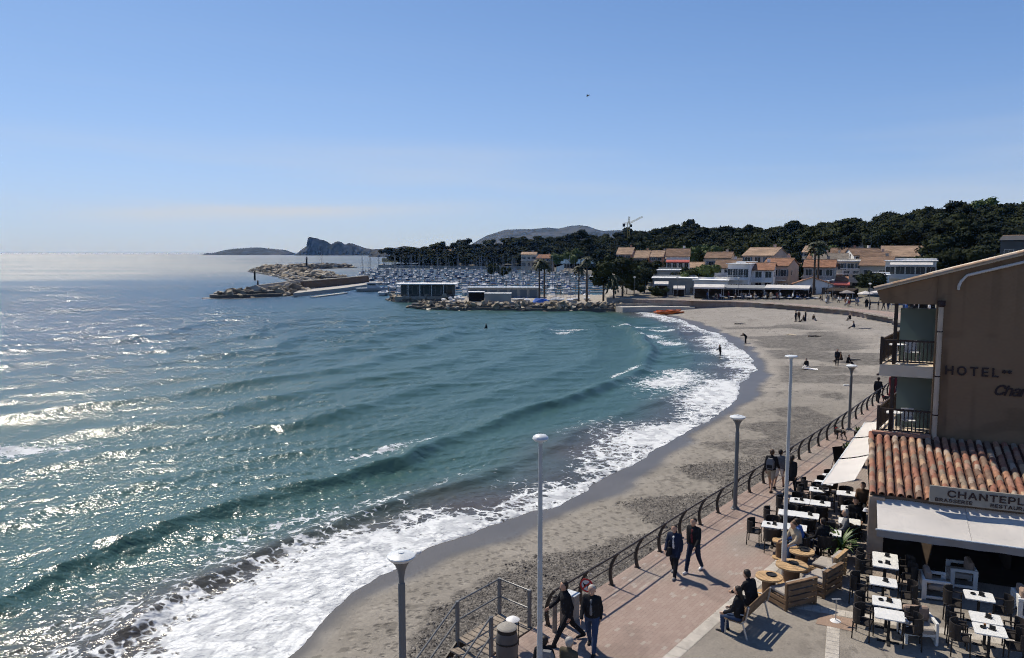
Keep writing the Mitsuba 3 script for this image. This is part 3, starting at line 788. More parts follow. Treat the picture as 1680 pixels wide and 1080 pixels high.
sgn = thing('restaurant_sign', 'long grey board lettered CHANTEPL, BRASSERIE and RESTAURANT on the tiled eave', 'sign')
mat('sign_grey', speckle((.235, .22, .195), .15, 3), .7, .2)
obj('board', mv(cbx(-.36, 7, -4.76, -4.70, 2.38, 2.90, .008), HF), 'sign_grey', sgn)
xe = letters(sgn, 'CHANTEPL', .12, 2.60, .20, -4.768, 'letter_dark', gap=.22, sx=1.3, d=.014)
xe = letters(sgn, 'BRASSERIE', -.20, 2.435, .10, -4.768, 'letter_dark', gap=.18, sx=1.25, d=.012)
letters(sgn, 'RESTAURANT', xe + .45, 2.435, .10, -4.768, 'letter_dark', gap=.18, sx=1.25, d=.012)
for x0 in (0.3, 2.6, 5):
    obj('bracket', mv(bx(x0, x0 + .04, -4.70, -4.4, 2.43, 2.47), HF), 'dark_bronze', sgn)

# seaward awnings of the ground floor
for k, (y0, y1) in enumerate(((-4.1, -.55), (-.35, 3.2), (3.4, 6.6))):
    sa = thing('cloth_awning', ('nearest', 'middle', 'farthest')[k] + ' of the white side awnings over the promenade tables', 'awning')
    m = cloth(y0, y1, 24, [(-1.9 - .98 * a, 2.62 - .26 * a - .03 * math.sin(a * math.pi)) for a in np.linspace(0, 1, 7)], .02, 80 + k)
    m.vertices = m.vertices[:, [1, 0, 2]]
    m.invert()
    obj('cloth', mv(shell(m), HS), 'awning_cloth', sa, True)
    obj('bar', mv(tube([(-2.89, y0, 2.35), (-2.89, y1, 2.35)], .03, 8), HS), 'lamp_white', sa, 40)
    for yy in (y0 + .3, y1 - .3):
        obj('arm', mv(tube([(-1.95, yy, 2.5), (-2.4, yy + .2, 2.4), (-2.87, yy, 2.34)], .02, 6), HS), 'lamp_white', sa)
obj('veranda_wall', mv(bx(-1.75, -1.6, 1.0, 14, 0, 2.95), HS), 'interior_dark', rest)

# ---------------------------------------------------------------- terrace furniture
mat('table_white', speckle((.55, .55, .535), .08, 5), .35, .5)
mat('rattan', speckle((.017, .0135, .012), .5, 30), .6, .35)
mat('pallet_wood', speckle((.165, .105, .062), .45, 7), .75, .2)
mat('light_wood', speckle((.38, .25, .13), .35, 8), .65, .25)
mat('cushion', speckle((.30, .27, .24), .15, 6), .9, .1)
mat('cushion_brown', speckle((.25, .18, .14), .15, 6), .9, .1)
mat('steel', (.42, .42, .42), .35, .5, metal=.6)
mat('leaf_green', speckle((.06, .10, .025), .5, 4), .5, .4)
mat('terracotta', speckle((.33, .14, .08), .25, 6), .8, .2)
mat('dark_box', speckle((.045, .035, .03), .3, 4), .7, .2)


def group_copies(parts):
    return [(n, m if isinstance(m, dict) else proto(m, sm), mt, sub) for n, m, mt, sm, sub in parts]


def put(name, label, cat_, parts, x, y, z=0, rot=0, group=None, s=1.0):
    k = thing(name, label, cat_, group)
    M = place(x, y, z, rot, s)
    at_ = {}
    for n, d, mt, sub in parts:
        q = obj(n, d, mt, at_[sub] if sub else k, M=M)
        at_[n] = q
    return k


def rot_z(m, a):
    return mv(m, frame(0, 0, a))


table_parts = group_copies([
    ('top', tm(Manifold.extrude(CrossSection.square([.62, .54], True).offset(.04, m3.JoinType.Round), .03).translate([0, 0, .72])), 'table_white', 30, None),
    ('pedestal', lathe([(.045, .03), (.035, .08), (.035, .70), (.12, .72), (0, .72)], 12), 'black', 40, None),
    ('foot', cat(cbx(-.26, .26, -.04, .04, 0, .03, .008), cbx(-.04, .04, -.24, .24, .002, .034, .008)), 'black', False, None)])


def arc_back(r, h0, h1, a0, a1, th=.03, n=12):
    g = np.radians(np.linspace(a0, a1, n))
    o = [(r * math.cos(a), r * math.sin(a)) for a in g] + [((r - th) * math.cos(a), (r - th) * math.sin(a)) for a in g[::-1]]
    return prism(Polygon(o), h0, h1)


chair_parts = group_copies([      # faces -y
    ('seat', cbx(-.23, .23, -.24, .20, .41, .46, .015), 'rattan', 30, None),
    ('backrest', mv(arc_back(.27, .46, .84, 0, 180), np.array([[1, 0, 0, 0], [0, .85, 0, 0], [0, 0, 1, 0], [0, 0, 0, 1.0]])), 'rattan', 30, None),
    ('armrest', cbx(-.275, -.225, -.24, .04, .64, .67, .01), 'rattan', False, None), ('armrest', cbx(.225, .275, -.24, .04, .641, .671, .01), 'rattan', False, None)]
    + [('leg', tube([(sx * .23, sy, 0), (sx * .22, sy * .92, .64 if sy < 0 else .42)], .017, 6), 'rattan', 40, None) for sx in (-1, 1) for sy in (-.23, .19)])
holder = group_copies([('base', cbx(-.05, .05, -.08, .08, 0, .02, .005), 'black', False, None), ('card', cbx(-.012, .012, -.07, .07, .02, .11, .004), 'black', False, None)])
ash = group_copies([('bowl', lathe([(0, 0), (.06, 0), (.065, .035), (.055, .035), (.05, .012), (0, .012)], 12), 'black', 40, None)])
ti = 0


def dining(x, y, lab, chairs, rot=-24, items=True, seats=('black chair',)):
    """a table with its chairs; chairs = list of sides"""
    global ti
    put('bistro_table', 'white bistro table ' + lab, 'table', table_parts, x, y, .004, rot, 'white bistro tables of the terrace')
    M = frame(x, y, rot)
    for c in chairs:
        dx, dy, r = {'l': (-.62, 0, 90), 'r': (.62, 0, -90), 'f': (0, -.55, 180), 'b': (0, .55, 0), 'lf': (-.3, -.55, 180), 'lb': (-.3, .55, 0)}[c]
        j = rng.normal(size=3)
        p = M @ np.array([dx + .03 * j[0], dy + .03 * j[1], 0, 1])
        side = {'l': 'left of', 'r': 'right of', 'f': 'before', 'b': 'behind'}[c[0]]
        put('terrace_chair', 'dark chair %s the table %s' % (side, lab), 'chair', chair_parts, p[0], p[1], .004, rot + r + 8 * j[2], 'dark chairs of the terrace')
    if items:
        p = M @ np.array([.06, .02, 0, 1])
        put('menu_holder', 'black menu holder on the table ' + lab, 'menu holder', holder, p[0], p[1], .755, rot + 60, 'black menu holders on the tables')
        p = M @ np.array([-.14, .05, 0, 1])
        if ti % 2 == 0:
            put('ashtray', 'black ashtray on the table ' + lab, 'ashtray', ash, p[0], p[1], .755, 0, 'black ashtrays on the tables')
    ti += 1


for x, y, lab, ch_, it in (
        (8.91, 25.23, 'outermost in the nearest promenade row', 'lfb', True), (9.62, 25.02, 'second in the nearest promenade row', 'fb', True),
        (9.90, 26.45, 'outermost in the second promenade row', 'lfb', False), (10.50, 26.18, 'innermost in the second promenade row', 'fb', True),
        (10.80, 27.80, 'outermost in the third promenade row', 'lfb', True), (11.45, 27.50, 'innermost in the third promenade row', 'fb', True),
        (12.05, 29.12, 'in the fourth promenade row', 'lfb', True), (12.62, 30.05, 'in the fifth promenade row', 'lfb', True), (13.30, 30.95, 'farthest in the row beside the menu easel', 'fb', True),
        (12.93, 28.67, 'under the corner of the nearest side awning', 'lfb', True), (12.33, 26.89, 'between the promenade rows and the tiled roof', 'fb', True),
        (11.69, 25.59, 'beside the leafy plant under the tiled roof', 'fb', False), (10.58, 24.55, 'behind the spool tables beside the leafy plant', 'fb', True)):
    dining(x, y, lab, list(ch_) if isinstance(ch_, str) else ch_, items=it)
for x, y, lab, it in ((11.42, 22.50, 'deepest under the awning beside the column', True), (11.16, 21.95, 'second from the column under the awning', True), (10.50, 20.72, 'in front of the awning, third of the left row', True),
                      (9.98, 19.46, 'fourth of the left row in the sun', True), (9.70, 18.75, 'nearest of the left row beside the lounge chair', False), (12.66, 19.82, 'deepest of the right row', True),
                      (12.06, 18.56, 'second of the right row', True), (11.78, 17.95, 'nearest of the right row', True)):
    dining(x, y, lab, ['l', 'r'], items=it)

# cable drum tables
def drum(label, x, y, r, h, rot):
    k = thing('spool_table', label, 'table', 'wooden cable spool tables')
    for z0, z1 in ((h - .05, h), (0.004, .05)):
        top = k if z0 > .1 else obj('base', prism(Point(0, 0).buffer(r * .94, 24), z0, z1), 'light_wood', k, M=place(x, y, 0, rot))
        if z0 > .1:
            w = r * 2 / 6
            for i in range(6):
                g = Point(0, 0).buffer(r, 32).intersection(sbox(-r + i * w + .004, -r, -r + (i + 1) * w - .004, r))
                obj('plank', prism(g, z0, z1 + .004 * ((i * 7) % 3)), 'light_wood', k, M=place(x, y, 0, rot))
    obj('drum', lathe([(r * .5, .05), (r * .5, h - .05)], 20), 'pallet_wood', k, 30, M=place(x, y, 0, rot)) if False else obj('drum', mikit.ply(lathe([(r * .5, .05), (r * .5, h - .05)], 20), None, smooth=30), 'pallet_wood', k, M=place(x, y, 0, rot))
    return k


drum('small spool table beside the pole and the nearest white tables', 8.80, 24.20, .24, .62, 10)
drum('round spool table with a tray, farthest right of the group', 9.20, 23.35, .38, .60, 40)
drum('largest round spool table at the foot of the thin pole', 8.50, 22.30, .47, .58, 75)
drum('pale spool table with a black tray, nearest the bench', 7.52, 21.45, .38, .60, 20)
tray = group_copies([('tray', lathe([(0, 0), (.13, 0), (.15, .03), (.14, .03), (.125, .01), (0, .01)], 18), 'black', 40, None)])
for x, y, z, l in ((7.60, 21.50, .606, 'round black tray on the spool table nearest the bench'), (9.28, 23.36, .606, 'round black tray on the farthest right spool table'), (8.58, 22.40, .586, 'round black tray on the largest spool table')):
    put('tray', l, 'tray', tray, x, y, z)

# pallet sofas, local: back along x, faces +y
def sofa(label, x, y, rot, w, cush, wood='pallet_wood'):
    k = thing('pallet_sofa', label, 'sofa')
    M = place(x, y, .004, rot)
    P_ = lambda n, m, mt, sub=None: obj(n, mikit.ply(m, None, smooth=False), mt, sub or k, M=M)
    for i in range(4):
        P_('backrest_slat', cbx(-w / 2, w / 2, -.04, -.012, .12 + i * .17, .25 + i * .17, .006), wood)
    for sx in (-1, 1):
        for yy in (0.0, .72):
            P_('post', cbx(sx * w / 2 - .035, sx * w / 2 + .035, yy - .01, yy + .07, 0, .80 if yy == 0 else .36, .006), wood)
        for i in range(2):
            P_('arm_slat', cbx(sx * (w / 2 + .036) - .012, sx * (w / 2 + .036) + .012, 0.0, .78, .06 + i * .15, .17 + i * .15, .004), wood)
    for i in range(5):
        P_('seat_slat', cbx(-w / 2 + .04, w / 2 - .04, .06 + i * .145, .19 + i * .145, .30, .33, .006), wood)
    P_('capping', cbx(-w / 2 - .03, w / 2 + .03, -.06, .06, .80, .83, .006), wood)
    cs = tm(Manifold.hull_points(np.array([(sx * (w / 2 - .07 - a), .41 + sy * (.33 - a), .335 + b) for sx in (-1, 1) for sy in (-1, 1) for a, b in ((.03, 0), (0, .04), (0, .09), (.04, .12))])))
    obj('seat_cushion', mikit.ply(cs, None, smooth=35), cush, k, M=M)
    bc = tm(Manifold.hull_points(np.array([(sx * (w / 2 - .08 - a), .02 + b + .05 * c, .48 + c * .30) for sx in (-1, 1) for c in (0, 1) for a, b in ((.03, 0), (0, .04), (0, .08), (.04, .12))])))
    obj('backrest_cushion', mikit.ply(bc, None, smooth=35), cush, k, M=M)
    return k


sofa('brown pallet wood sofa nearest the wooden bench, back to the camera', 8.18, 20.65, 24, 1.08, 'cushion')
sofa('brown pallet wood sofa in the middle, back to the awning', 9.45, 21.55, 41, 1.0, 'cushion')
sofa('orange toned pallet sofa farthest back beside the leafy plant', 10.1, 22.55, 48, .9, 'cushion', 'light_wood')

# bench, local: back along x, faces +y
bench = thing('park_bench', 'wooden slatted bench with grey legs holding a seated couple', 'bench')
BM = place(6.50, 19.52, .004, 51.2)
for i in range(4):
    obj('seat_slat', mikit.ply(cbx(-.85, .85, .06 + i * .115, .16 + i * .115, .42, .45, .008), None), 'pallet_wood', bench, M=BM)
for i in range(3):
    m = cbx(-.85, .85, -.02 - i * .035, .012 - i * .035, .50 + i * .125, .61 + i * .125, .008)
    obj('backrest_slat', mikit.ply(m, None), 'pallet_wood', bench, M=BM)
for sx in (-.78, .78):
    m = cat(tube([(sx, .50, 0), (sx, .48, .40), (sx, .05, .40), (sx, -.05, .5), (sx, -.12, .88)], .026, 8), tube([(sx, .02, .40), (sx, -.10, 0)], .026, 8), tube([(sx, .46, .40), (sx, .46, .62), (sx, .0, .64)], .02, 8))
    obj('leg_frame', mikit.ply(m, None, smooth=40), 'steel', bench, M=BM)

# lounge chairs with white boards, local: faces -y
def lounge(label, x, y, rot):
    k = thing('lounge_chair', label, 'armchair')
    M = place(x, y, .004, rot)
    P_ = lambda n, m, mt, sm=False: obj(n, mikit.ply(m, None, smooth=sm), mt, k, M=M)
    for sx in (-1, 1):
        P_('arm', cat(cbx(sx * .36 - .035, sx * .36 + .035, -.36, .36, .52, .60, .008), cbx(sx * .36 - .034, sx * .36 + .034, -.36, -.24, 0, .52, .006), cbx(sx * .36 - .034, sx * .36 + .034, .24, .36, 0, .52, .006), cbx(sx * .36 - .033, sx * .36 + .033, -.24, .24, .05, .12, .006)), 'table_white')
    P_('rail', cbx(-.325, .325, -.34, -.28, .22, .30, .006), 'table_white')
    P_('rail', cbx(-.325, .325, .28, .34, .30, .62, .006), 'table_white')
    sc = lambda x0, x1, y0, y1, z0, z1, c: tm(Manifold.hull_points(np.array([(x0 if a else x1, (y0 + c) if b else (y1 - c), (z0 + c) if d else (z1 - c)) for a in (0, 1) for b in (0, 1) for d in (0, 1)] + [((x0 + c) if a else (x1 - c), y0 if b else y1, (z0 + c) if d else (z1 - c)) for a in (0, 1) for b in (0, 1) for d in (0, 1)] + [((x0 + c) if a else (x1 - c), (y0 + c) if b else (y1 - c), z0 if d else z1) for a in (0, 1) for b in (0, 1) for d in (0, 1)])))
    P_('seat_cushion', sc(-.31, .31, -.36, .20, .28, .43, .03), 'cushion', 35)
    P_('backrest_cushion', sc(-.31, .31, .10, .27, .43, .80, .04), 'cushion_brown', 35)
    return k


lounge('white framed lounge chair in the sun, beside the nearest table of the left row', 10.55, 18.95, -10)
lounge('white framed lounge chair standing in the shade below the awning', 12.35, 21.45, 70)
lounge('white framed lounge chair at the right edge in the shade below the awning', 14.3, 20.2, 70)
lounge('white framed lounge chair in the shade below the awning, second from the right edge', 13.6, 22.2, -110)

stand = thing('rope_stand', 'low steel stand with white base on the brown doormat', 'stand')
obj('base', lathe([(0, .01), (.15, .012), (.13, .03), (.02, .05), (0, .05)], 20, (8.82, 19.87, 0)), 'sign_white', stand, 40)
obj('pole', tube([(8.82, 19.87, .04), (8.82, 19.87, .62)], .015, 8), 'steel', stand, 40)
obj('plate', cbx(8.70, 8.94, 19.84, 19.90, .62, .64, .004), 'steel', stand)
obj('doormat', prism(Polygon([(8.22, 19.72), (9.02, 19.30), (9.45, 19.92), (8.60, 20.36)]), .0035, .016), 'cushion_brown', label='brown doormat lying on the terrace under the low stand', cat='mat')
easel = thing('menu_easel', 'slim black menu easel standing on the promenade', 'menu board')
EM = place(14.66, 33.5, 0, 20)
obj('board', mikit.ply(mv(cbx(-.27, .27, -.015, .015, .55, 1.35, .004), np.array([[1, 0, 0, 0], [0, .97, .25, -.25], [0, -.25, .97, 0.02], [0, 0, 0, 1.0]])), None), 'black', easel, M=EM)
for xs in (-.2, .2):
    obj('leg', mikit.ply(tube([(xs, -.2, 0), (xs, .08, 1.3)], .015, 6), None, smooth=40), 'dark_wood', easel, M=EM)
obj('leg', mikit.ply(tube([(0, .45, 0), (0, .08, 1.3)], .015, 6), None, smooth=40), 'dark_wood', easel, M=EM)
for x, y, w, l in ((16.15, 35.3, 1.0, 'dark planter box beside the nearest side awning'), (18.3, 38.6, 1.1, 'dark planter box farther along the promenade')):
    k = thing('planter', l, 'planter')
    M = place(x, y, 0, -37)
    obj('box', mikit.ply(cat(cbx(-w / 2, w / 2, -.2, .2, 0.003, .75, .01)), None), 'dark_box', k, M=M)
    obj('rim', mikit.ply(cbx(-w / 2 - .02, w / 2 + .02, -.22, .22, .751, .79, .008), None), 'dark_box', k, M=M)
    lv = []
    for i in range(60):
        a, e = rng.uniform(0, 6.28), rng.uniform(.2, 1.3)
        o = np.array([rng.uniform(-w / 2, w / 2) * .9, rng.uniform(-.15, .15), .78])
        d = np.array([math.cos(a) * math.cos(e), math.sin(a) * math.cos(e), math.sin(e)]) * rng.uniform(.15, .4)
        sd = np.array([-math.sin(a), math.cos(a), 0]) * .03
        lv.append(trimesh.Trimesh([o - sd, o + sd, o + d * .6 + sd * 1.3, o + d, o + d * .6 - sd * 1.3], [[0, 1, 2], [0, 2, 4], [2, 3, 4]], process=False))
    obj('foliage', mikit.ply(cat(lv), None), 'leaf_green', k, M=M)
plant = thing('potted_plant', 'leafy plant with long arching leaves in a pot between the tables and the column', 'plant')
PX, PY = 10.75, 24.05
obj('pot', lathe([(0, .004), (.16, .004), (.21, .42), (.18, .42), (.17, .38), (0, .38)], 18, (PX, PY, 0)), 'terracotta', plant, 40)
for i in range(46):
    a, e = rng.uniform(0, 6.28), rng.uniform(.55, 1.45)
    L = rng.uniform(.6, 1.05)
    pts = []
    for k in range(6):
        q = k / 5
        el_ = e - 1.2 * q * q
        pts.append((q * L * math.cos(e - .5 * q) , q * L * math.sin(e - .6 * q)))
    w = [.012, .03, .036, .03, .018, .003]
    v_, f_ = [], []
    for (h, zz), ww in zip(pts, w):
        c = np.array([PX + math.cos(a) * h, PY + math.sin(a) * h, .38 + zz]); sd = np.array([-math.sin(a), math.cos(a), 0]) * ww
        v_ += [c - sd, c + np.array([0, 0, -.25 * ww]), c + sd]
    for k in range(5):
        for j in range(2):
            q = k * 3 + j
            f_ += [[q, q + 1, q + 4], [q, q + 4, q + 3]]
    obj('leaf', trimesh.Trimesh(v_, f_, process=False), 'leaf_green', plant, True)
# litter barrel and things by the stairs
mat('barrel_grey', speckle((.075, .072, .072), .25, 4), .5, .35)
bar = thing('litter_barrel', 'dark grey barrel shaped litter bin with pale lid beside the beach stairs', 'litter bin')
obj('body', lathe([(0, .004), (.21, .004), (.25, .12), (.27, .45), (.265, .75), (.235, .88), (0, .88)], 24, (-.12, 17.62, 0)), 'barrel_grey', bar, 40)
for zc in (.22, .62):
    obj('hoop', lathe([(.263, zc), (.279, zc), (.279, zc + .04), (.263, zc + .04)], 24, (-.12, 17.62, 0)), 'black', bar)
obj('collar', lathe([(.236, .88), (.24, .96), (.22, .97), (.21, .90)], 24, (-.12, 17.62, 0)), 'black', bar, 30)
obj('lid', lathe([(.235, .965), (.25, .985), (.2, 1.03), (0, 1.05)], 24, (-.12, 17.62, 0)), 'sign_grey', bar, 40)
bb = thing('bag_stand', 'white lidded bag bin with dark wire frame at the stair landing', 'litter bin')
obj('lid', lathe([(0, .70), (.17, .70), (.18, .72), (.12, .76), (0, .77)], 20, (.02, 18.55, 0)), 'sign_white', bb, 40)
obj('frame', cat(*[tube([(.02 + .16 * math.cos(a), 18.55 + .16 * math.sin(a), 0.004), (.02 + .16 * math.cos(a), 18.55 + .16 * math.sin(a), .7)], .012, 6) for a in (0.4, 2.0, 3.5, 5.1)]), 'black', bb, 40)
for x, y, l in ((1.13, 19.3, 'dark timber bollard beside the end of the railing'), (1.36, 19.75, 'dark timber bollard just behind the first one at the railing')):
    k = thing('bollard', l, 'bollard')
    obj('shaft', lathe([(0, .004), (.065, .004), (.065, .98), (0, .98)], 14, (x, y, 0)), 'old_wood', k, 30)
    obj('cap', lathe([(.07, .97), (.07, 1.0), (0, 1.03)], 14, (x, y, 0)), 'black', k, 30)
wb = thing('utility_box', 'pale grey utility cabinet beside the bollards at the railing end', 'cabinet')
obj('body', mv(cbx(-.18, .18, -.14, .14, .004, .72, .01), frame(1.62, 20.0, -37)), 'sign_grey', wb)
obj('top', mv(cbx(-.20, .20, -.16, .16, .721, .75, .01), frame(1.62, 20.0, -37)), 'lamp_white', wb)

scene['clear_glass'] = {'type': 'thindielectric'}
glassp = group_copies([('wall', lathe([(.028, 0), (.034, .11)], 10), 'clear_glass', 40, None), ('drink', lathe([(0, .004), (.026, .004), (.031, .075), (0, .075)], 10), 'drink_amber', 40, None)])
mat('drink_amber', (.30, .13, .03), .2, .5)
for x, y, l in ((12.20, 18.62, 'glass of amber drink on the second table of the right row'), (10.10, 19.55, 'glass of amber drink on the fourth table of the left row'), (9.02, 25.3, 'glass of amber drink on the outermost nearest promenade table'), (10.55, 26.3, 'glass of amber drink on the innermost second row table'), (11.75, 18.1, 'glass of amber drink on the nearest table of the right row')):
    put('drinking_glass', l, 'glass', glassp, x, y, .755)
mat('cast_iron', speckle((.06, .055, .05), .3, 20), .6, .4)
for x, y, r, l in ((13.6, 32.2, .30, 'round iron manhole cover in the paving near the menu easel'),):
    k = thing('manhole_cover', l, 'manhole cover')
    obj('plate', lathe([(r, .002), (r, .008), (0, .009)], 24, (x, y, 0)), 'cast_iron', k)
    obj('ring', lathe([(r + .004, .002), (r + .004, .012), (r + .05, .012), (r + .05, .002)], 24, (x, y, 0)), 'wall_concrete', k)

# ---------------------------------------------------------------- people
mat('skin', (.42, .25, .17), .55, .3)
mat('hair_dark', (.020, .014, .011), .6, .3)
mat('hair_grey', (.30, .28, .26), .6, .3)
mat('hair_brown', (.07, .04, .022), .6, .3)
CL = {'black': (.017, .017, .019), 'navy': (.018, .024, .045), 'jeans': (.035, .055, .105), 'olive': (.075, .065, .045), 'grey': (.16, .16, .165), 'maroon': (.12, .025, .03), 'white': (.62, .6, .58), 'beige': (.36, .30, .22), 'blue': (.06, .12, .30), 'red': (.35, .05, .04), 'brown': (.09, .055, .035)}
for k_, c_ in CL.items():
    mat('cloth_' + k_, speckle(c_, .25, 14), .9, .1)


def sph(p, r, n=10):
    return Manifold.sphere(r, n).translate(list(map(float, p)))


def bone(p, q, r0, r1, n=10):
    return (sph(p, r0, n) + sph(q, r1, n)).hull()


def hullof(lst, n=10):
    m = Manifold()
    for p, r in lst:
        m = m + sph(p, r, n)
    return m.hull()


def limb(o, ang, L, side=0.0):
    a = math.radians(ang); s_ = math.radians(side)
    return np.array(o) + L * np.array([math.sin(s_), math.sin(a) * math.cos(s_), -math.cos(a) * math.cos(s_)])


def skeleton(pose):
    """joints for a figure 1.74 m tall that faces +y; pose: (thigh, knee) per leg, (shoulder, elbow) per arm, lean"""
    tl, kl, tr, kr, sl_, el_, sr, er, lean = pose
    J = {'hipL': np.array([-.095, 0, .90]), 'hipR': np.array([.095, 0, .90])}
    for S in 'LR':
        th, kn = (tl, kl) if S == 'L' else (tr, kr)
        J['knee' + S] = limb(J['hip' + S], th, .43, -2 if S == 'L' else 2)
        J['ank' + S] = limb(J['knee' + S], th - kn, .41)
        fa = math.radians(max(-30, min(35, (th - kn) * .5)))
        J['toe' + S] = J['ank' + S] + np.array([0, .17 * math.cos(fa), -.045 + .17 * math.sin(fa) * .6])
    le = math.radians(lean)
    T_ = lambda x, y, z: np.array([x, y * math.cos(le) + z * math.sin(le), .92 + z * math.cos(le) - y * math.sin(le)])
    J['T'] = T_
    J['shL'], J['shR'], J['neck'], J['head'] = T_(-.175, 0, .48), T_(.175, 0, .48), T_(0, .0, .54), T_(0, .03, .70)
    for S in 'LR':
        sh, el = (sl_, el_) if S == 'L' else (sr, er)
        J['elb' + S] = limb(J['sh' + S], sh + lean * .5, .285, -9 if S == 'L' else 9)
        J['wri' + S] = limb(J['elb' + S], sh + el + lean * .5, .25, 2 if S == 'L' else -2)
        J['han' + S] = limb(J['wri' + S], sh + el + 8, .09)
    z = min(J['ankL'][2], J['ankR'][2]) - .075
    return J, z


def figure(pose, refine, coat=False, skirt=False, shorts=False, n=10):
    J, z0 = skeleton(pose)
    T_ = J['T']
    U = lambda L: Manifold.batch_boolean(L, m3.OpType.Add)
    torso = lambda g: hullof([(J['shL'] * .93 + J['neck'] * .07, .058 + g), (J['shR'] * .93 + J['neck'] * .07, .058 + g), (T_(0, .035, .36), .105 + g), (T_(-.075, .01, .18), .095 + g), (T_(.075, .01, .18), .095 + g), (T_(-.075, 0, .02), .10 + g), (T_(.075, 0, .02), .10 + g)], n)
    hips = lambda g: hullof([(J['hipL'], .098 + g), (J['hipR'], .098 + g), (T_(0, 0, .08), .105 + g)], n)
    arms = lambda g, fore=True: [b for S in 'LR' for b in ([bone(J['sh' + S], J['elb' + S], .052 + g, .042 + g, n)] + ([bone(J['elb' + S], J['wri' + S], .042 + g, .030 + g, n)] if fore else []))]
    legs = lambda g, shin=True: [b for S in 'LR' for b in ([bone(J['hip' + S], J['knee' + S], .088 + g, .056 + g, n)] + ([bone(J['knee' + S], J['ank' + S], .056 + g, .040 + g, n)] if shin else []))]
    hd, le = J['head'], math.radians(pose[8])
    fw, upv = np.array([0, math.cos(le), -math.sin(le)]), np.array([0, math.sin(le), math.cos(le)])
    head = [hullof([(hd + upv * .035 - fw * .012, .098), (hd - upv * .05 + fw * .025, .066), (hd - upv * .085 + fw * .04, .04)], 14), bone(J['neck'] - upv * .05, hd - upv * .05, .056, .05, n),
            bone(hd + fw * .085 - upv * .005, hd + fw * .108 - upv * .035, .012, .016, 8)] + [sph(hd + np.array([sx * .092, 0, 0]) - upv * .015, .022, 8) for sx in (-1, 1)]
    hands = []
    for S, sx in (('L', -1), ('R', 1)):
        w, h = J['wri' + S], J['han' + S]
        d = (h - w) / np.linalg.norm(h - w)
        fwd = np.cross(d, [1.0, 0, 0]); fwd /= np.linalg.norm(fwd) + 1e-9
        hands.append((bone(w, h, .026, .022, 8) + sph(h - fwd * .025, .018, 8) + sph(h + fwd * .025, .018, 8)).hull())
        for k in range(4):
            b0 = h + fwd * (.03 - .02 * k) + d * .01
            tip = b0 + d * (.055 + .012 * (k in (1, 2))) + np.array([-sx * .018, 0, 0])
            hands.append(bone(b0, tip, .0095, .008, 6))
        hands.append(bone(w + d * .03 + fwd * .02, w + d * .075 + fwd * .05, .011, .009, 6))
    feet = [bone(J['ank' + S] + np.array([0, -.03, -.04]), J['toe' + S], .04, .032, n) for S in 'LR']
    body = U([torso(0), hips(0)] + arms(0) + legs(0) + head + hands + feet)

    def fin(m, sub=True):
        if refine:
            m = m.refine_to_length(refine)
        t_ = tm(m)
        t_.merge_vertices()
        if refine:
            trimesh.smoothing.filter_taubin(t_, iterations=6)
        t_.apply_translation([0, 0, -z0])
        return proto(t_, True if refine else 50)
    out = {'body': fin(body)}
    top = [torso(.022)] + arms(.017)
    if coat:
        top.append(hullof([(T_(-.08, 0, .0), .125), (T_(.08, 0, .0), .125), (J['kneeL'] * .4 + J['hipL'] * .6, .12), (J['kneeR'] * .4 + J['hipR'] * .6, .12)], n))
    collar = bone(T_(0, .0, .50), T_(0, .01, .555), .085, .07, n)
    out['jacket'] = fin(U(top + [collar]))
    if skirt:
        out['skirt'] = fin(hullof([(J['hipL'], .115), (J['hipR'], .115), (J['kneeL'] + [0, 0, .04], .10), (J['kneeR'] + [0, 0, .04], .10)], n))
    elif shorts:
        out['shorts'] = fin(U([hips(.016)] + [bone(J['hip' + S], J['hip' + S] * .25 + J['knee' + S] * .75, .105, .085, n) for S in 'LR']))
    else:
        out['trousers'] = fin(U([hips(.016)] + legs(.016)))
    out['shirt'] = fin(hullof([(T_(0, .085, .45), .05), (T_(0, .135, .32), .035), (T_(0, .09, .10), .055)], n))
    out['shoes'] = fin(U([bone(J['ank' + S] + np.array([0, -.035, -.045]), J['toe' + S], .046, .038, n) for S in 'LR']))
    hr = hullof([(hd + upv * .045 - fw * .025, .102), (hd - upv * .02 - fw * .05, .075)], 12)
    out['hair'] = fin(hr)
    hl = U([hr, hullof([(hd - fw * .06 + upv * .02, .08), (hd - fw * .085 - upv * .20, .06)], 10)])
    out['long_hair'] = fin(hl)
    return out


POSE = {'walk': (24, 6, -16, 14, -18, 22, 20, 24, 3), 'walk2': (-14, 20, 20, 4, 16, 30, -16, 15, 4), 'stride': (32, 6, -28, 16, -20, 30, 24, 30, 6), 'stand': (3, 3, -2, 2, 4, 12, -3, 14, 1), 'sit': (82, 84, 84, 90, 16, 40, 12, 48, 4), 'slouch': (84, 80, 78, 86, 22, 38, 18, 46, 16),
        'sitground': (98, 50, 92, 35, 10, 30, 14, 25, 12), 'bend': (18, 22, 4, 10, 42, 20, 36, 14, 52), 'wade': (10, 10, -6, 12, 10, 40, 16, 44, 6)}
_fig = {}


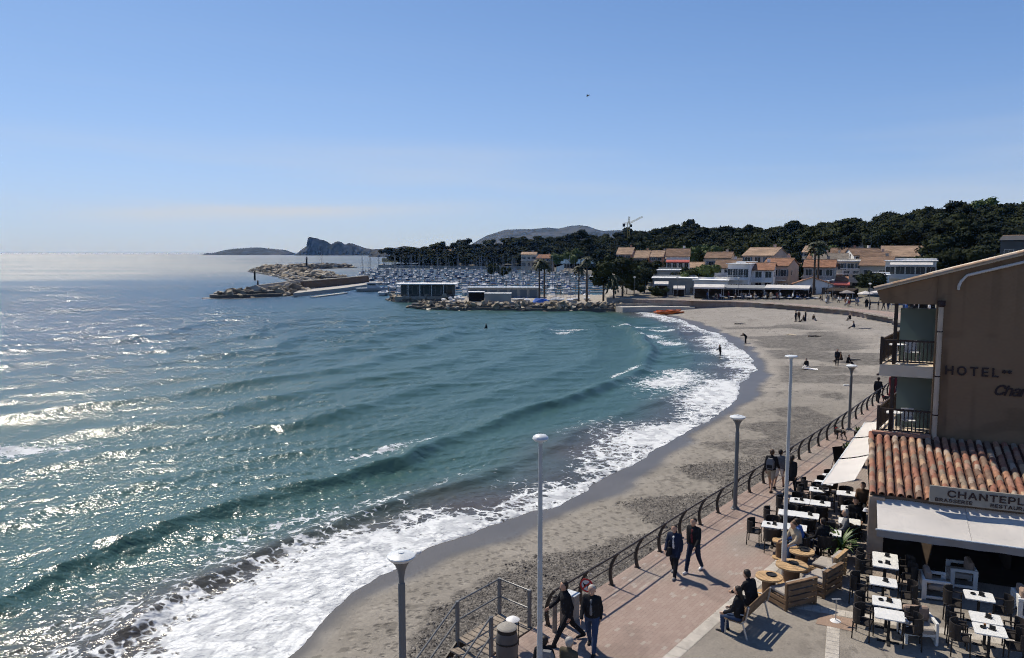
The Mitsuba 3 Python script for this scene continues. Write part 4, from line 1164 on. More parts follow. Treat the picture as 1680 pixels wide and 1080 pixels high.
def person(x, y, z, heading, pose, label, top='black', bottom='jeans', hair='dark', h=1.72, group=None, coat=False, skirt=False, shorts=False, shoes='black', long=False, near=False, lying=False, shirt=None):
    ref = .045 if near else 0
    key = (pose, ref, coat, skirt, shorts)
    if key not in _fig:
        _fig[key] = figure(POSE[pose], ref, coat, skirt, shorts, 10 if near else 6)
    F_ = _fig[key]
    k = thing('person', label, 'person', group)
    M = T().translate([x, y, z]).rotate([0, 0, 1], heading)
    if lying:
        M = M @ T().translate([0, 0, .13]).rotate([1, 0, 0], 90).rotate([0, 0, 1], 180)
    M = M.scale(h / 1.74) if hasattr(M, 'scale') else M
    obj('body', F_['body'], 'skin', k, M=M)
    for n_, c in (('jacket', top), ('shirt', shirt), ('trousers', bottom), ('shorts', bottom), ('skirt', bottom), ('shoes', shoes)):
        if n_ in F_ and c:
            obj(n_, F_[n_], 'cloth_' + c, k, M=M)
    obj('hair', F_['long_hair' if long else 'hair'], 'hair_' + hair, k, M=M)
    return k


TOW, AWAY = 143, -37
person(5.05, 22.87, 0, TOW + 8, 'walk', 'woman in dark jacket with shoulder bag walking on the promenade beside a man', 'navy', 'black', h=1.66, coat=True, long=True, shoes='grey', near=True, shirt='white')
person(5.72, 23.14, 0, TOW - 4, 'walk2', 'slim man in dark clothes and white shoes walking beside the woman with the bag', 'black', 'navy', h=1.78, shoes='white', near=True, shirt='maroon')
person(1.42, 18.72, 0, 108, 'stride', 'man in dark clothes striding in front of the railing end', 'black', 'black', h=1.76, near=True)
person(2.02, 18.42, 0, TOW + 20, 'walk', 'bald man in open dark jacket and blue jeans beside the striding man', 'black', 'jeans', 'grey', h=1.74, near=True, shirt='grey')
person(.70, 16.0, 0, AWAY + 20, 'walk', 'dark haired walker with a grey backpack behind the white pole', 'black', 'black', h=1.62, near=True)
person(1.22, 15.85, 0, AWAY, 'walk2', 'grey haired walker in olive jacket at the lower edge of the photo', 'olive', 'brown', 'grey', h=1.66, near=True)
person(5.96, 19.12, -.02, 51, 'sit', 'long haired person in dark jacket and jeans, nearer of the two on the bench', 'black', 'jeans', h=1.68, long=True, near=True)
person(6.56, 19.92, -.02, 36, 'slouch', 'leaning person in dark hooded jacket, farther of the two on the bench', 'black', 'black', h=1.74, near=True)
person(10.93, 31.37, 0, AWAY, 'walk', 'man in dark shirt and beige shorts with a backpack walking away along the railing', 'black', 'beige', 'brown', h=1.8, shorts=True, near=True)
person(11.42, 31.75, 0, AWAY, 'walk2', 'walker in white shorts half hidden behind the thin pole', 'grey', 'white', h=1.68, shorts=True)
person(11.58, 30.85, 0, AWAY - 8, 'walk2', 'woman in a black coat carrying a dark bag beside the thin pole', 'black', 'black', h=1.68, coat=True, near=True, long=True)
mat('bag_black', (.012, .012, .014), .6, .3)
bagp = group_copies([('pouch', tm(Manifold.hull_points(np.array([(sx * (.14 - a), sy * (.05 - b), zz) for sx in (-1, 1) for sy in (-1, 1) for a, b, zz in ((0, 0, .02), (.02, .02, 0), (.03, .02, .26))]))), 'bag_black', 30, None), ('strap', tube([(-.11, 0, .25), (-.07, 0, .42), (0, 0, .48), (.07, 0, .42), (.11, 0, .25)], .012, 6), 'bag_black', 40, None)])
put('shoulder_bag', 'dark shoulder bag at the hip of the promenade walker', 'bag', bagp, 4.86, 22.72, .70, 50)
put('carrier_bag', 'dark bag in the hand of the woman in the black coat', 'bag', bagp, 11.82, 30.62, .36, 0)
bp = group_copies([('sack', tm(Manifold.hull_points(np.array([(sx * (.15 - a), sy * (.09 - a * .6), zz) for sx in (-1, 1) for sy in (-1, 1) for a, zz in ((.03, 0), (0, .05), (0, .32), (.06, .45))]))), 'cloth_grey', 30, None), ('pocket', cbx(-.11, .11, -.13, -.088, .05, .2, .015), 'cloth_black', False, None)])
put('backpack', 'grey backpack worn by the walker behind the white pole', 'backpack', bp, .76, 15.80, .93, AWAY + 20)
put('backpack', 'dark backpack worn by the man in beige shorts', 'backpack', bp, 10.83, 31.22, .98, AWAY)
person(24.61, 50.55, 0, AWAY, 'walk', 'person in dark clothes walking a black dog far along the railing', 'black', 'black')
person(26.4, 52.2, 0, AWAY, 'walk2', 'person in maroon at the far end of the railing beside the balcony', 'maroon', 'maroon')
person(27.0, 53.0, 0, TOW, 'walk', 'person in black at the far end of the railing', 'black', 'navy')
# seated guests
for x, y, r, l, c, b, hr, ps in ((9.48, 24.02, 60, 'guest in a blue shirt beside the plant', 'blue', 'jeans', 'dark', 'slouch'), (11.35, 25.0, 70, 'grey haired guest in a pale top', 'grey', 'black', 'grey', 'sit'), (12.2, 26.3, 160, 'guest in black nearest the tiled roof', 'black', 'black', 'brown', 'sit'), (10.2, 24.1, 20, 'guest in black sitting behind the spool tables', 'black', 'navy', 'dark', 'sit'), (13.3, 28.1, 150, 'guest in brown under the corner of the side awning', 'brown', 'black', 'dark', 'sit'), (9.3, 23.95, 110, 'guest in pale clothes beside the round spool table', 'beige', 'jeans', 'brown', 'slouch')):
    put('terrace_chair', 'dark chair under the ' + l, 'chair', chair_parts, x, y, .004, r + 180, 'dark chairs of the terrace')
    person(x, y, 0.0, r, ps, l, c, b, hr, near=(y < 24.5))

# dogs
def dog(x, y, rot, label, matn):
    k = thing('dog', label, 'dog')
    U = Manifold.batch_boolean([hullof([((0, .22, .46), .11), ((0, -.2, .47), .085)], 10), bone((0, .25, .50), (0, .38, .64), .075, .06, 8), hullof([((0, .42, .68), .07), ((0, .54, .64), .035)], 10), bone((0, -.26, .5), (0, -.42, .62), .025, .015, 6),
        bone((-.05, .40, .73), (-.07, .39, .79), .022, .01, 6), bone((.05, .40, .73), (.07, .39, .79), .022, .01, 6)]
        + [b for sx in (-.07, .07) for b in (bone((sx, .22, .42), (sx, .20 + sx, .22), .05, .032, 8), bone((sx, .20 + sx, .22), (sx, .22 + sx, .03), .030, .025, 8), bone((sx, .22 + sx, .025), (sx, .27 + sx, .02), .025, .02, 6),
                                               bone((sx, -.2, .44), (sx, -.14 - sx, .28), .065, .04, 8), bone((sx, -.14 - sx, .28), (sx, -.26 - sx, .17), .036, .026, 8), bone((sx, -.26 - sx, .17), (sx, -.24 - sx, .025), .026, .022, 8))], m3.OpType.Add)
    t_ = tm(U.refine_to_length(.05)); t_.merge_vertices(); trimesh.smoothing.filter_taubin(t_, iterations=5)
    obj('body', proto(t_, True), matn, k, M=place(x, y, 0, rot))
    obj('collar', proto(mv(lathe([(.078, 0), (.082, .02), (.078, .04)], 12), np.array([[1, 0, 0, 0], [0, .8, .6, .30], [0, -.6, .8, .55], [0, 0, 0, 1.0]]))), 'sign_red', k, M=place(x, y, 0, rot))


dog(17.68, 40.2, AWAY + 60, 'black dog trotting alone beside the grey lamp with the side light', 'hair_dark')
dog(24.9, 49.75, TOW - 50, 'black dog walked at the far end of the railing', 'hair_dark')
# on the sand and in the water
def bz(x, y):
    t_, s_ = shore_ts(np.array([x]), np.array([y]))
    return float(beach_z(np.array([x]), np.array([y]), t_, s_)[0])


for x, y, r, ps, l, c, b, ly in (
        (46.6, 124.6, 40, 'stand', 'person in black standing on the far sand, left of a pair', 'black', 'black', 0), (47.3, 125.2, 160, 'stand', 'person in brown standing on the far sand, right of a pair', 'brown', 'black', 0), (48.2, 124.6, 60, 'stand', 'tall person in black standing apart on the far sand near seated bathers', 'black', 'navy', 0),
        (47.6, 123.6, 100, 'sitground', 'person sitting on the sand at the feet of the standing bathers', 'black', 'black', 0), (49.2, 124.0, 200, 'sitground', 'person in brown sitting on the sand right of the standing bathers', 'brown', 'jeans', 0),
        (34.2, 79.4, 150, 'stand', 'dark clad person standing over a seated bather in the middle of the beach', 'black', 'black', 0), (35.2, 79.2, 220, 'sitground', 'bather seated beside the standing dark figure in the middle of the beach', 'black', 'black', 0), (35.6, 81.5, 80, 'sitground', 'sunbather lying back beyond the dark standing figure', 'brown', 'black', 0),
        (31.9, 103.2, 120, 'bend', 'person stooping over the sand near the wet edge', 'black', 'black', 0), (30.7, 78.5, 130, 'sitground', 'person with white towel sitting on the darker sand', 'black', 'white', 0),
        (41, 104.8, 80, 'stand', 'sunbather lying flat on the pale sand', 'black', 'black', 1), (49.7, 110, 70, 'sitground', 'person reclining on a dark mat on the right of the sand', 'navy', 'black', 0), (54.8, 123, 120, 'sitground', 'person crouched under a dark cloth on the right of the sand', 'black', 'black', 0), (37.3, 127.2, 75, 'stand', 'sunbather lying on the sand nearest the kayaks', 'navy', 'black', 1)):
    person(x, y, bz(x, y) - (.78 if ps == 'sitground' and False else 0), r, ps, l, c, b, shoes='brown', lying=bool(ly))
person(-4.2, 125, -3.35, 60, 'wade', 'bather in dark suit standing chest deep in the open water', 'black', 'black')
person(25.2, 91.4, -2.75, 100, 'wade', 'bather in dark wetsuit wading at the edge of the surf', 'black', 'black', shoes='black')
towel = lambda x, y, r, l, c: obj('beach_towel', mv(bx(-.45, .45, -.9, .9, 0.01, .03), frame(x, y, r, bz(x, y))), c, label=l, cat='towel')
towel(40.2, 108.5, 30, 'pale towel spread on the far sand', 'cloth_beige')
towel(31.2, 78.1, 60, 'white towel beside the person on the darker sand', 'cloth_white')
towel(51.3, 110.2, 80, 'dark mat under the reclining person', 'cloth_navy')
towel(37.5, 82, 75, 'dark towel behind the standing dark figure', 'cloth_black')

# ---------------------------------------------------------------- the land behind the beach
AZT = np.array([-12, -9.1, -6.4, -3.7, .5, 5, 7.3, 9.5, 11.7, 16.1, 20.2, 24.1, 27.8, 31.3, 33.9, 60.])
ELT = np.array([.40, .45, .54, .68, .91, 1.22, 1.40, 1.67, 1.85, 2.12, 2.39, 3.02, 3.47, 3.78, 3.91, 4.0])
RT = np.array([700, 690, 680, 670, 650, 600, 560, 520, 490, 430, 390, 360, 340, 315, 300, 280.])
R0T = np.array([590, 590, 585, 580, 560, 330, 235, 190, 178, 165, 160, 150, 140, 130, 120, 60.])


def hill(x, y):
    az, r = np.degrees(np.arctan2(x, y)), np.hypot(x, y)
    R_, el, r0 = (np.interp(az, AZT, v) for v in (RT, ELT, R0T))
    top = np.maximum(10 + R_ * np.tan(np.radians(el)) - 9.0 - 4.5 * np.clip((az - 12) / 14, 0, 1), 1.5)
    q = np.clip((r - r0) / (R_ - r0), 0, 1)
    n = nfbm(np.stack([x * .02, y * .02, x * 0], -1), 3, 71) - .5
    return top * (q * q * (3 - 2 * q) * .7 + q * .3) + n * 5 * np.clip(q * 2, 0, 1) - .03 - np.clip((r - R_) / 150, 0, 1) * top * .6


TOWN = Polygon([(21, 168), (36, 159.5), (45, 156), (51, 148), (55, 139.5), (57.8, 132), (57.9, 119), (54.6, 105.6), (44.6, 84.6), (36, 70), (50, 40), (500, 40), (500, 900), (-140, 900), (-112, 640), (-60, 600), (20, 560), (46, 420), (48, 300), (34, 235), (24, 200)])
azs = np.concatenate([np.arange(-13, 8, .5), np.arange(8, 70, .5)])
X, Y, R, F = polar(-13, 66, 260, np.geomspace(60, 950, 260))
x, y = X.ravel(), Y.ravel()
inside = contains_xy(TOWN, x, y)
F2 = F[inside[F].all(1)]; used = np.unique(F2); re = -np.ones(len(x), int); re[used] = np.arange(len(used))
mat('hill_earth', proc(lambda p, n, uv: mix(mix((.040, .042, .024), (.022, .030, .014), fbm(p.x * .03, p.y * .03, 0., 3)), (.16, .145, .125), smoothstep(2.5, .3, p.z))), .95, .1)
struct('town_ground', (np.stack([x, y, hill(x, y)], -1)[used], re[F2]), 'hill_earth', 'gently rising ground of the town and wooded hill', smooth=True)
struct('harbour_quay', prism(TOWN.difference(TOWN.buffer(-2.2)).intersection(sbox(-150, 166, 120, 700)), -3, .02), 'wall_concrete', 'stone quay around the marina')

# ---------------------------------------------------------------- vegetation
def foliage(a, b, f):
    return proc(lambda p, n, uv: mix(a, b, smoothstep(.3, .7, fbm(p.x * f, p.y * f, p.z * f, 2))) * (.65 + .7 * noise(p.x * 1.1, p.y * 1.1, p.z * 1.1)))


mat('pine_leaf', foliage((.008, .012, .006), (.026, .032, .011), .09), .8, .06)
mat('dark_leaf', foliage((.009, .014, .007), (.030, .037, .014), .12), .8, .06)
mat('bright_leaf', speckle((.055, .08, .024), .45, .5), .7, .15)
mat('palm_leaf', speckle((.034, .042, .018), .4, .8), .6, .2)
mat('bark', speckle((.085, .065, .05), .4, 2), .9, .1)


def leaves(blobs, n, size, rs, droop=0.0):
    """leaf sprays on and in ellipsoid clumps, with darker gaps left between the clumps"""
    vs, fs = [], []
    w = np.array([b[3] * b[4] for b in blobs]); w = w / w.sum()
    for (cx, cy, cz, rx, rz), k in zip(blobs, (w * n).astype(int)):
        d = rs.normal(size=(k, 3)); d /= np.linalg.norm(d, axis=1, keepdims=True)
        d[:, 2] = np.where(rs.random(k) < .75, np.abs(d[:, 2]), d[:, 2])
        rad = rs.uniform(.72, 1.08, (k, 1))
        c = np.array([cx, cy, cz]) + d * rad * np.array([rx, rx, rz])
        nrm = d + .7 * rs.normal(size=(k, 3)); nrm /= np.linalg.norm(nrm, axis=1, keepdims=True)
        a = np.cross(nrm, rs.normal(size=(k, 3))); a /= np.linalg.norm(a, axis=1, keepdims=True)
        b = np.cross(nrm, a)
        s_ = size * rs.uniform(.6, 1.4, (k, 1))
        base = len(vs) and sum(len(v) for v in vs)
        vs.append(np.stack([c - a * s_, c - b * s_ * .6, c + a * s_, c + b * s_ * .6], 1).reshape(-1, 3))
        i = np.arange(k) * 4 + base
        fs.append(np.stack([np.stack([i, i + 1, i + 2], -1), np.stack([i, i + 2, i + 3], -1)], 1).reshape(-1, 3))
    m = trimesh.Trimesh(np.vstack(vs), np.vstack(fs), process=False)
    cores = []
    for cx, cy, cz, rx, rz in blobs:
        s = trimesh.creation.icosphere(1, 1.0)
        s.vertices = s.vertices * np.array([rx, rx, rz]) * .80 * (1 + .12 * rs.normal(size=(len(s.vertices), 1))) + np.array([cx, cy, cz])
        cores.append(s)
    return cat(m, cores)


def pine(rs, H=8, W=4.6):
    blobs = [(rs.normal() * W * .42, rs.normal() * W * .42, H - 2.2 + rs.normal() * .8, W * rs.uniform(.38, .6), 1.5 * rs.uniform(.8, 1.3)) for _ in range(8)] + [(0, 0, H - 2.0, W * .66, 2.0)]
    t_ = [tube([(0, 0, -1.5), (.1, .05, H * .35), (.3 * rs.normal(), .3 * rs.normal(), H * .75)], [.28, .22, .14], 6)]
    for b in blobs[:5]:
        t_.append(tube([(0.1, .05, H * .5), (b[0] * .5, b[1] * .5, H * .68), (b[0], b[1], b[2])], [.14, .1, .05], 5))
    return leaves(blobs, 560, .42, rs), cat(t_)


def oak(rs, H=8, W=3.4):
    blobs = [(rs.normal() * W * .38, rs.normal() * W * .38, H * rs.uniform(.42, .8), W * rs.uniform(.42, .62), W * rs.uniform(.35, .5)) for _ in range(10)]
    return leaves(blobs, 620, .38, rs), cat(tube([(0, 0, -1), (.1, 0, H * .3), (0, .1, H * .6)], [.25, .2, .1], 6), tube([(.1, 0, H * .3), (.9, .3, H * .6)], [.12, .05], 5), tube([(.1, 0, H * .3), (-.7, -.4, H * .6)], [.12, .05], 5))


def cypress(rs, H=9):
    blobs = [(rs.normal() * .12, rs.normal() * .12, H * q, .95 * (1 - q) ** .6 + .15, H * .11) for q in np.linspace(.12, .93, 8)]
    return leaves(blobs, 420, .3, rs), tube([(0, 0, -1), (0, 0, 2)], [.16, .14], 6)


def palm(rs, H=9, L=2.5, n=34):
    fr = []
    for i in range(n):
        a, e = rs.uniform(0, 6.28), rs.uniform(-.5, 1.35)
        c, pts = np.array([0, 0, H]), []
        for k in range(7):
            q = k / 6
            pts.append(np.array([math.cos(a) * math.cos(e) * L * q, math.sin(a) * math.cos(e) * L * q, H + L * (q * math.sin(e) - .75 * q * q)]))
        sd = np.array([-math.sin(a), math.cos(a), 0])
        for k in range(6):
            for s_ in (-1, 1):
                p0, p1 = pts[k], pts[k + 1]
                w = .45 * math.sin(math.pi * (.12 + .8 * (k + .5) / 6))
                fr.append(trimesh.Trimesh([p0, p1, p1 * .7 + p0 * .3 + sd * s_ * w - np.array([0, 0, .35 * w]), p0 * .8 + p1 * .2 + sd * s_ * w * .9 - np.array([0, 0, .35 * w])], [[0, 1, 2], [0, 2, 3]], process=False))
    tr = tube([(0, 0, -.6), (.06, 0, H * .4), (0, .05, H)], [.26, .19, .17], 8)
    sk = lathe([(.18, H - 1.1), (.42, H - .5), (.3, H + .1), (0, H + .2)], 8)
    return cat(fr), cat(tr, sk)


trs = np.random.default_rng(33)
TREES = {'pine': [tuple(proto(m) for m in pine(trs, 8 + i * .6, 4.6 + i * .5)) for i in range(3)], 'oak': [tuple(proto(m) for m in oak(trs, 7.5 + i, 3.2 + .3 * i)) for i in range(3)],
         'cypress': [tuple(proto(m) for m in cypress(trs))], 'palm': [tuple(proto(m) for m in palm(trs, 9, 2.05)), tuple(proto(m) for m in palm(trs, 5.5, 3.0, 44))]}


def tree(kind, x, y, s, label, leaf='pine_leaf', group=None, v=None, z=None, name=None):
    k = thing(name or {'pine': 'pine_tree', 'oak': 'broadleaf_tree', 'cypress': 'cypress_tree', 'palm': 'palm_tree'}[kind], label, 'tree', group)
    c, t_ = TREES[kind][int(trs.integers(len(TREES[kind]))) if v is None else v]
    M = place(x, y, float(hill(np.array([x]), np.array([y]))[0]) if z is None else z, float(trs.uniform(0, 360)), s)
    obj('crown', c, leaf, k, M=M)
    obj('trunk', t_, 'bark', k, M=M)


def at_az(az, r):
    return r * math.sin(math.radians(az)), r * math.cos(math.radians(az))


# skyline pines, one by one
for i, az in enumerate(np.arange(-9, 36, .62)):
    R_ = float(np.interp(az, AZT, RT))
    x, y = at_az(az + trs.normal() * .12, R_ * trs.uniform(.97, 1.03))
    sc = trs.uniform(.75, 1.25) * (1.15 if az < 6 else 1)
    seg = 'behind the marina' if az < 7 else 'behind the terraced houses' if az < 12 else 'above the beach restaurants' if az < 22 else 'above the hotel roof'
    tree('pine', x, y, sc, 'dark umbrella pine on the skyline of the wooded hill ' + seg, group='skyline pines ' + seg)
for i in range(64):
    az = trs.uniform(-8.5, 35)
    R_, r0 = float(np.interp(az, AZT, RT)), float(np.interp(az, AZT, R0T))
    r = r0 + (R_ - r0) * trs.uniform(.45, .75)
    x, y = at_az(az, r)
    seg = 'behind the marina' if az < 7 else 'above the town'
    kd = 'oak' if trs.random() < .45 else 'cypress' if trs.random() < .2 else 'pine'
    tree(kd, x, y, trs.uniform(.7, 1.1), 'dark %s on the slope %s' % ({'oak': 'rounded tree', 'cypress': 'slim cypress', 'pine': 'pine'}[kd], seg), 'dark_leaf' if kd != 'pine' else 'pine_leaf', group='%s trees on the slope %s' % (kd, seg))
# the rest of the wood reads as one mass
for i in range(2):
    scene['wood_pine_%d' % i] = {'type': 'shapegroup', 'crown': {**TREES['pine'][i][0], 'bsdf': {'type': 'ref', 'id': 'pine_leaf'}}, 'trunk': {**TREES['pine'][i][1], 'bsdf': {'type': 'ref', 'id': 'bark'}}}
scene['wood_oak_0'] = {'type': 'shapegroup', 'crown': {**TREES['oak'][0][0], 'bsdf': {'type': 'ref', 'id': 'dark_leaf'}}, 'trunk': {**TREES['oak'][0][1], 'bsdf': {'type': 'ref', 'id': 'bark'}}}
tag('pine_wood', 'dark pine wood covering the hill above the town', 'wood', kind='stuff')
HOUSES = [  # name, label, x, y, z0, width, eave, ridge rise, depth, rot, roof, wall, roof material, floors, columns
    ('row_house', 'first tile roofed row house on the left of the terraced row', 38.4, 262, 4.9, 5.2, 4.6, 2.2, 8, -20, 'gable', 'house_rose', 'roof_pale', 2, 2),
    ('row_house', 'second row house from the left in the terraced row', 42.9, 254, 4.2, 4.6, 4.2, 2.2, 8, -20, 'gable', 'house_ochre', 'roof_pale', 2, 2),
    ('row_house', 'third row house from the left in the terraced row', 46.7, 247, 4.7, 3.9, 4.0, 1.9, 8, -20, 'gable', 'house_rose', 'roof_pale', 2, 2),
    ('row_house', 'rightmost row house with white roof edge in the terraced row', 50.6, 241, 4.6, 4.2, 3.5, 1.7, 8, -20, 'gable', 'house_ochre', 'roof_pale', 2, 2),
    ('villa', 'white villa with tiled roof above a red terrace awning', 46.6, 215, 4.9, 6.3, 4.1, 2.0, 8, -14, 'gable', 'house_white', 'roof_brown', 1, 4),
    ('terrace_building', 'long grey flat roofed building below the red terrace', 43.5, 200, 1.2, 10.7, 4.2, .0, 7, -14, 'flat', 'house_grey', 'roof_brown', 1, 5),
    ('terrace_building', 'low grey beach building with blue upper band behind the white tents', 38.4, 180, -.5, 10.2, 4.5, .0, 8, -12, 'flat', 'house_grey', 'roof_brown', 1, 5),
    ('house', 'cream house with brown tiled roof between the bright trees and the tall gable', 58.6, 218, 2, 7.2, 6.5, 1.5, 8, -25, 'gable', 'house_cream', 'roof_brown', 2, 2),
    ('house', 'pink white house with dark tiled roof behind the glazed restaurant', 54.9, 195, 2.1, 6.2, 4.0, 1.9, 8, -22, 'gable', 'house_white', 'roof_brown', 2, 3),
    ('glazed_building', 'white two storey glazed building standing over the beach restaurants', 52.4, 177, .4, 4.8, 7.0, .0, 9, -30, 'flat', 'house_white', 'roof_pale', 2, 4),
    ('terrace_building', 'low white restaurant building with a thin white roof left of the glazed front', 45.8, 176, 0, 7.5, 3.6, .0, 8, -20, 'flat', 'house_white', 'roof_pale', 1, 3),
    ('gabled_building', 'tall pale pink building with tiled gable and terrace above the restaurants', 66.5, 207, 1, 8.4, 8.2, 2.1, 12, -38, 'gable', 'house_pink', 'roof_pale', 3, 3),
    ('house', 'white fronted house with ochre side wall and broad tiled roof', 62.3, 181, .4, 6.0, 6.5, 1.6, 9, -36, 'gable', 'house_pink', 'roof_tile', 2, 3),
    ('beach_hall', 'low white hall with shallow gable behind the twin palms', 66.6, 169, 0, 8.2, 3.0, 1.5, 8, -22, 'front_gable', 'house_white', 'roof_tile', 1, 3),
    ('house', 'small tile roofed house behind the palm trunks', 86.4, 216, 4, 5.7, 4.3, 1.5, 8, -32, 'gable', 'house_cream', 'roof_tile', 1, 2),
    ('house', 'brown walled house with tiled roof right of the palms', 79.8, 191, 1.4, 6.4, 3.9, 1.7, 8, -32, 'gable', 'house_brown', 'roof_tile', 2, 3),
    ('house', 'narrow pink house with red awning beside the white hall', 73.9, 173, 0, 4.0, 3.6, .8, 7, -24, 'gable', 'house_rose', 'roof_tile', 1, 2),
    ('balcony_block', 'narrow white block with stacked balconies', 79.5, 179, .6, 3.9, 5.6, .0, 8, -30, 'flat', 'house_white', 'roof_tile', 2, 2),
    ('house', 'grey green house with brown shed roof beside the white balcony block', 82.2, 173, .4, 6.4, 6.7, 1.8, 9, -34, 'gable', 'house_grey', 'roof_brown', 2, 2),
    ('house', 'small white annexe with plain rendered front below the grey green house', 77.0, 160.5, -.2, 3.6, 5.5, .0, 5, -30, 'flat', 'house_white', 'roof_brown', 1, 1),
    ('modern_villa', 'white modern villa with long glazed balconies beside the hotel roof', 86.3, 165.5, 1.0, 9.8, 7.2, .0, 9, -29, 'flat', 'house_white', 'roof_pale', 2, 5),
    ('hill_house', 'large house with wide pale tiled roofs above the white modern villa', 107, 200, 5.5, 18.8, 3.5, 2.7, 11, -26, 'gable', 'house_cream', 'roof_pale', 1, 6),
    ('hill_house', 'long house with reddish roofs on the hillside', 126.6, 260, 9.0, 19.9, 4.0, 2.3, 9, -24, 'gable', 'house_rose', 'roof_tile', 1, 6),
    ('hill_house', 'grey walled house half hidden by pines on the hillside', 142.3, 255, 9.4, 11.8, 4.4, .8, 9, -28, 'gable', 'house_grey', 'roof_brown', 1, 4),
    ('hill_house', 'pale flat house standing high on the wooded hill', 170.6, 285, 11, 12.5, 5.2, .0, 9, -30, 'flat', 'house_cream', 'roof_pale', 1, 4),
    ('grey_house', 'dark grey house with white corner post at the right edge above the hotel roof', 100.9, 150, 4.2, 9, 8.2, .9, 9, -40, 'gable', 'house_dark', 'roof_dark', 2, 3),
    ('hill_house', 'pale roofed villa among the trees behind the marina', 10.5, 480, 1.5, 9.6, 7.4, 1.5, 10, -6, 'gable', 'house_cream', 'roof_pale', 2, 3),
    ('hill_house', 'orange walled villa among the trees behind the marina', 19.3, 470, 1.2, 8.6, 5.5, 2.2, 9, -20, 'gable', 'house_ochre', 'roof_tile', 2, 3),
    ('hill_house', 'long pale villa in the trees at the headland', -57, 660, 6, 22, 5, 1.6, 10, 6, 'gable', 'house_cream', 'roof_pale', 1, 6),
]
HR = np.random.default_rng(8)
nth = ['first', 'second', 'third', 'fourth', 'fifth', 'sixth', 'seventh', 'eighth', 'ninth', 'tenth', 'eleventh', 'twelfth', 'thirteenth']
for i, (az_, r_) in enumerate(((8.6, 290), (10.9, 288), (13.4, 232), (14.8, 262), (16.9, 232), (19.2, 238), (20.6, 206), (21.6, 250), (22.6, 214), (23.6, 236), (25.0, 222))):
    x_, y_ = r_ * math.sin(math.radians(az_)), r_ * math.cos(math.radians(az_))
    wl = ('house_cream', 'house_white', 'house_rose', 'house_ochre', 'house_pink', 'house_grey')[int(HR.integers(6))]
    HOUSES.append(('town_house', 'small tile roofed house, %s from the left in the upper row of the town' % nth[i], x_, y_, float(hill(np.array([x_]), np.array([y_]))[0]), HR.uniform(6, 9), HR.uniform(3.0, 4.3), HR.uniform(1.3, 1.9), 8, -24 + HR.normal() * 9, 'gable', wl, ('roof_tile', 'roof_pale', 'roof_brown', 'roof_pink', 'roof_grey')[int(HR.integers(5))], 2, 3))
for i, (az_, r_) in enumerate(((17.9, 187), (23.9, 196), (25.4, 208), (21.9, 186), (14.9, 205), (24.6, 250))):
    x_, y_ = r_ * math.sin(math.radians(az_)), r_ * math.cos(math.radians(az_))
    HOUSES.append(('town_house', '%s house, %s from the left in the row behind the beach front' % (('white', 'cream', 'pink', 'grey', 'ochre', 'white')[i], nth[(0, 3, 4, 2, 1, 5)[i] if False else sorted([17.9, 23.9, 25.4, 21.9, 14.9, 24.6]).index(az_)]), x_, y_, float(hill(np.array([x_]), np.array([y_]))[0]), 6.5, (5.2, 5.6, 4.4, 5.6, 4.6, 5.4)[i], 1.5, 7, -26, ('gable', 'flat', 'gable')[i % 3], 'house_' + ('white', 'cream', 'pink', 'grey', 'ochre', 'white')[i], ('roof_tile', 'roof_pale', 'roof_brown')[i % 3], 2, 3))
blocked = [(h[2], h[3], h[5] * .5 + 4.5) for h in HOUSES]
sight = [(math.degrees(math.atan2(h[2], h[3])), math.hypot(h[2], h[3]), math.degrees(math.atan2(h[5] * .55 + 1, h[3]))) for h in HOUSES]


def clear_of(x, y):
    az, r = math.degrees(math.atan2(x, y)), math.hypot(x, y)
    if any((x - a) ** 2 + (y - b) ** 2 < c * c for a, b, c in blocked):
        return False
    return not any(abs(az - a) < w and rr - 16 < r < rr for a, rr, w in sight)


ni = 0
while ni < 1150:
    az = trs.uniform(-9, 36.5)
    R_, r0 = float(np.interp(az, AZT, RT)), float(np.interp(az, AZT, R0T))
    r = r0 + (R_ - r0) * trs.uniform(.34 if az > 7 else .12, 1.12)
    x, y = at_az(az, r)
    if not clear_of(x, y) or not TOWN.contains(Point(x, y)):
        continue
    g = ('wood_pine_0', 'wood_pine_1', 'wood_oak_0')[int(trs.choice(3, p=[.27, .25, .48]))]
    ni += 1
    scene['pine_wood__%03d' % ni] = {'type': 'instance', 'to_world': place(x, y, float(hill(np.array([x]), np.array([y]))[0]) - (1.0 if 'pine' in g else 2.6), float(trs.uniform(0, 360)), float(trs.uniform(.6, 1.05) * (1.25 if 'oak' in g and az < 8 else 1))), 'g': {'type': 'ref', 'id': g}}
for x, y, s, l in ((56, 237, 1.15, 'bright green tree beside the white villa, left of a pair'), (61, 238, 1.25, 'bright green tree beside the white villa, right of a pair'), (64.5, 232, .9, 'smaller bright green tree in front of the pair'), (163, 268, 1.35, 'pale green round tree below the pale flat house'), (170, 271, 1.1, 'pale green bush like tree right of the round one'), (92, 225, .8, 'fresh green tree beside the small house behind the palms'), (25, 430, 1.1, 'olive green tree in front of the orange walled villa'), (31, 380, 1.3, 'broad olive green tree behind the marina palms')):
    tree('oak', x, y, s, l, 'bright_leaf')
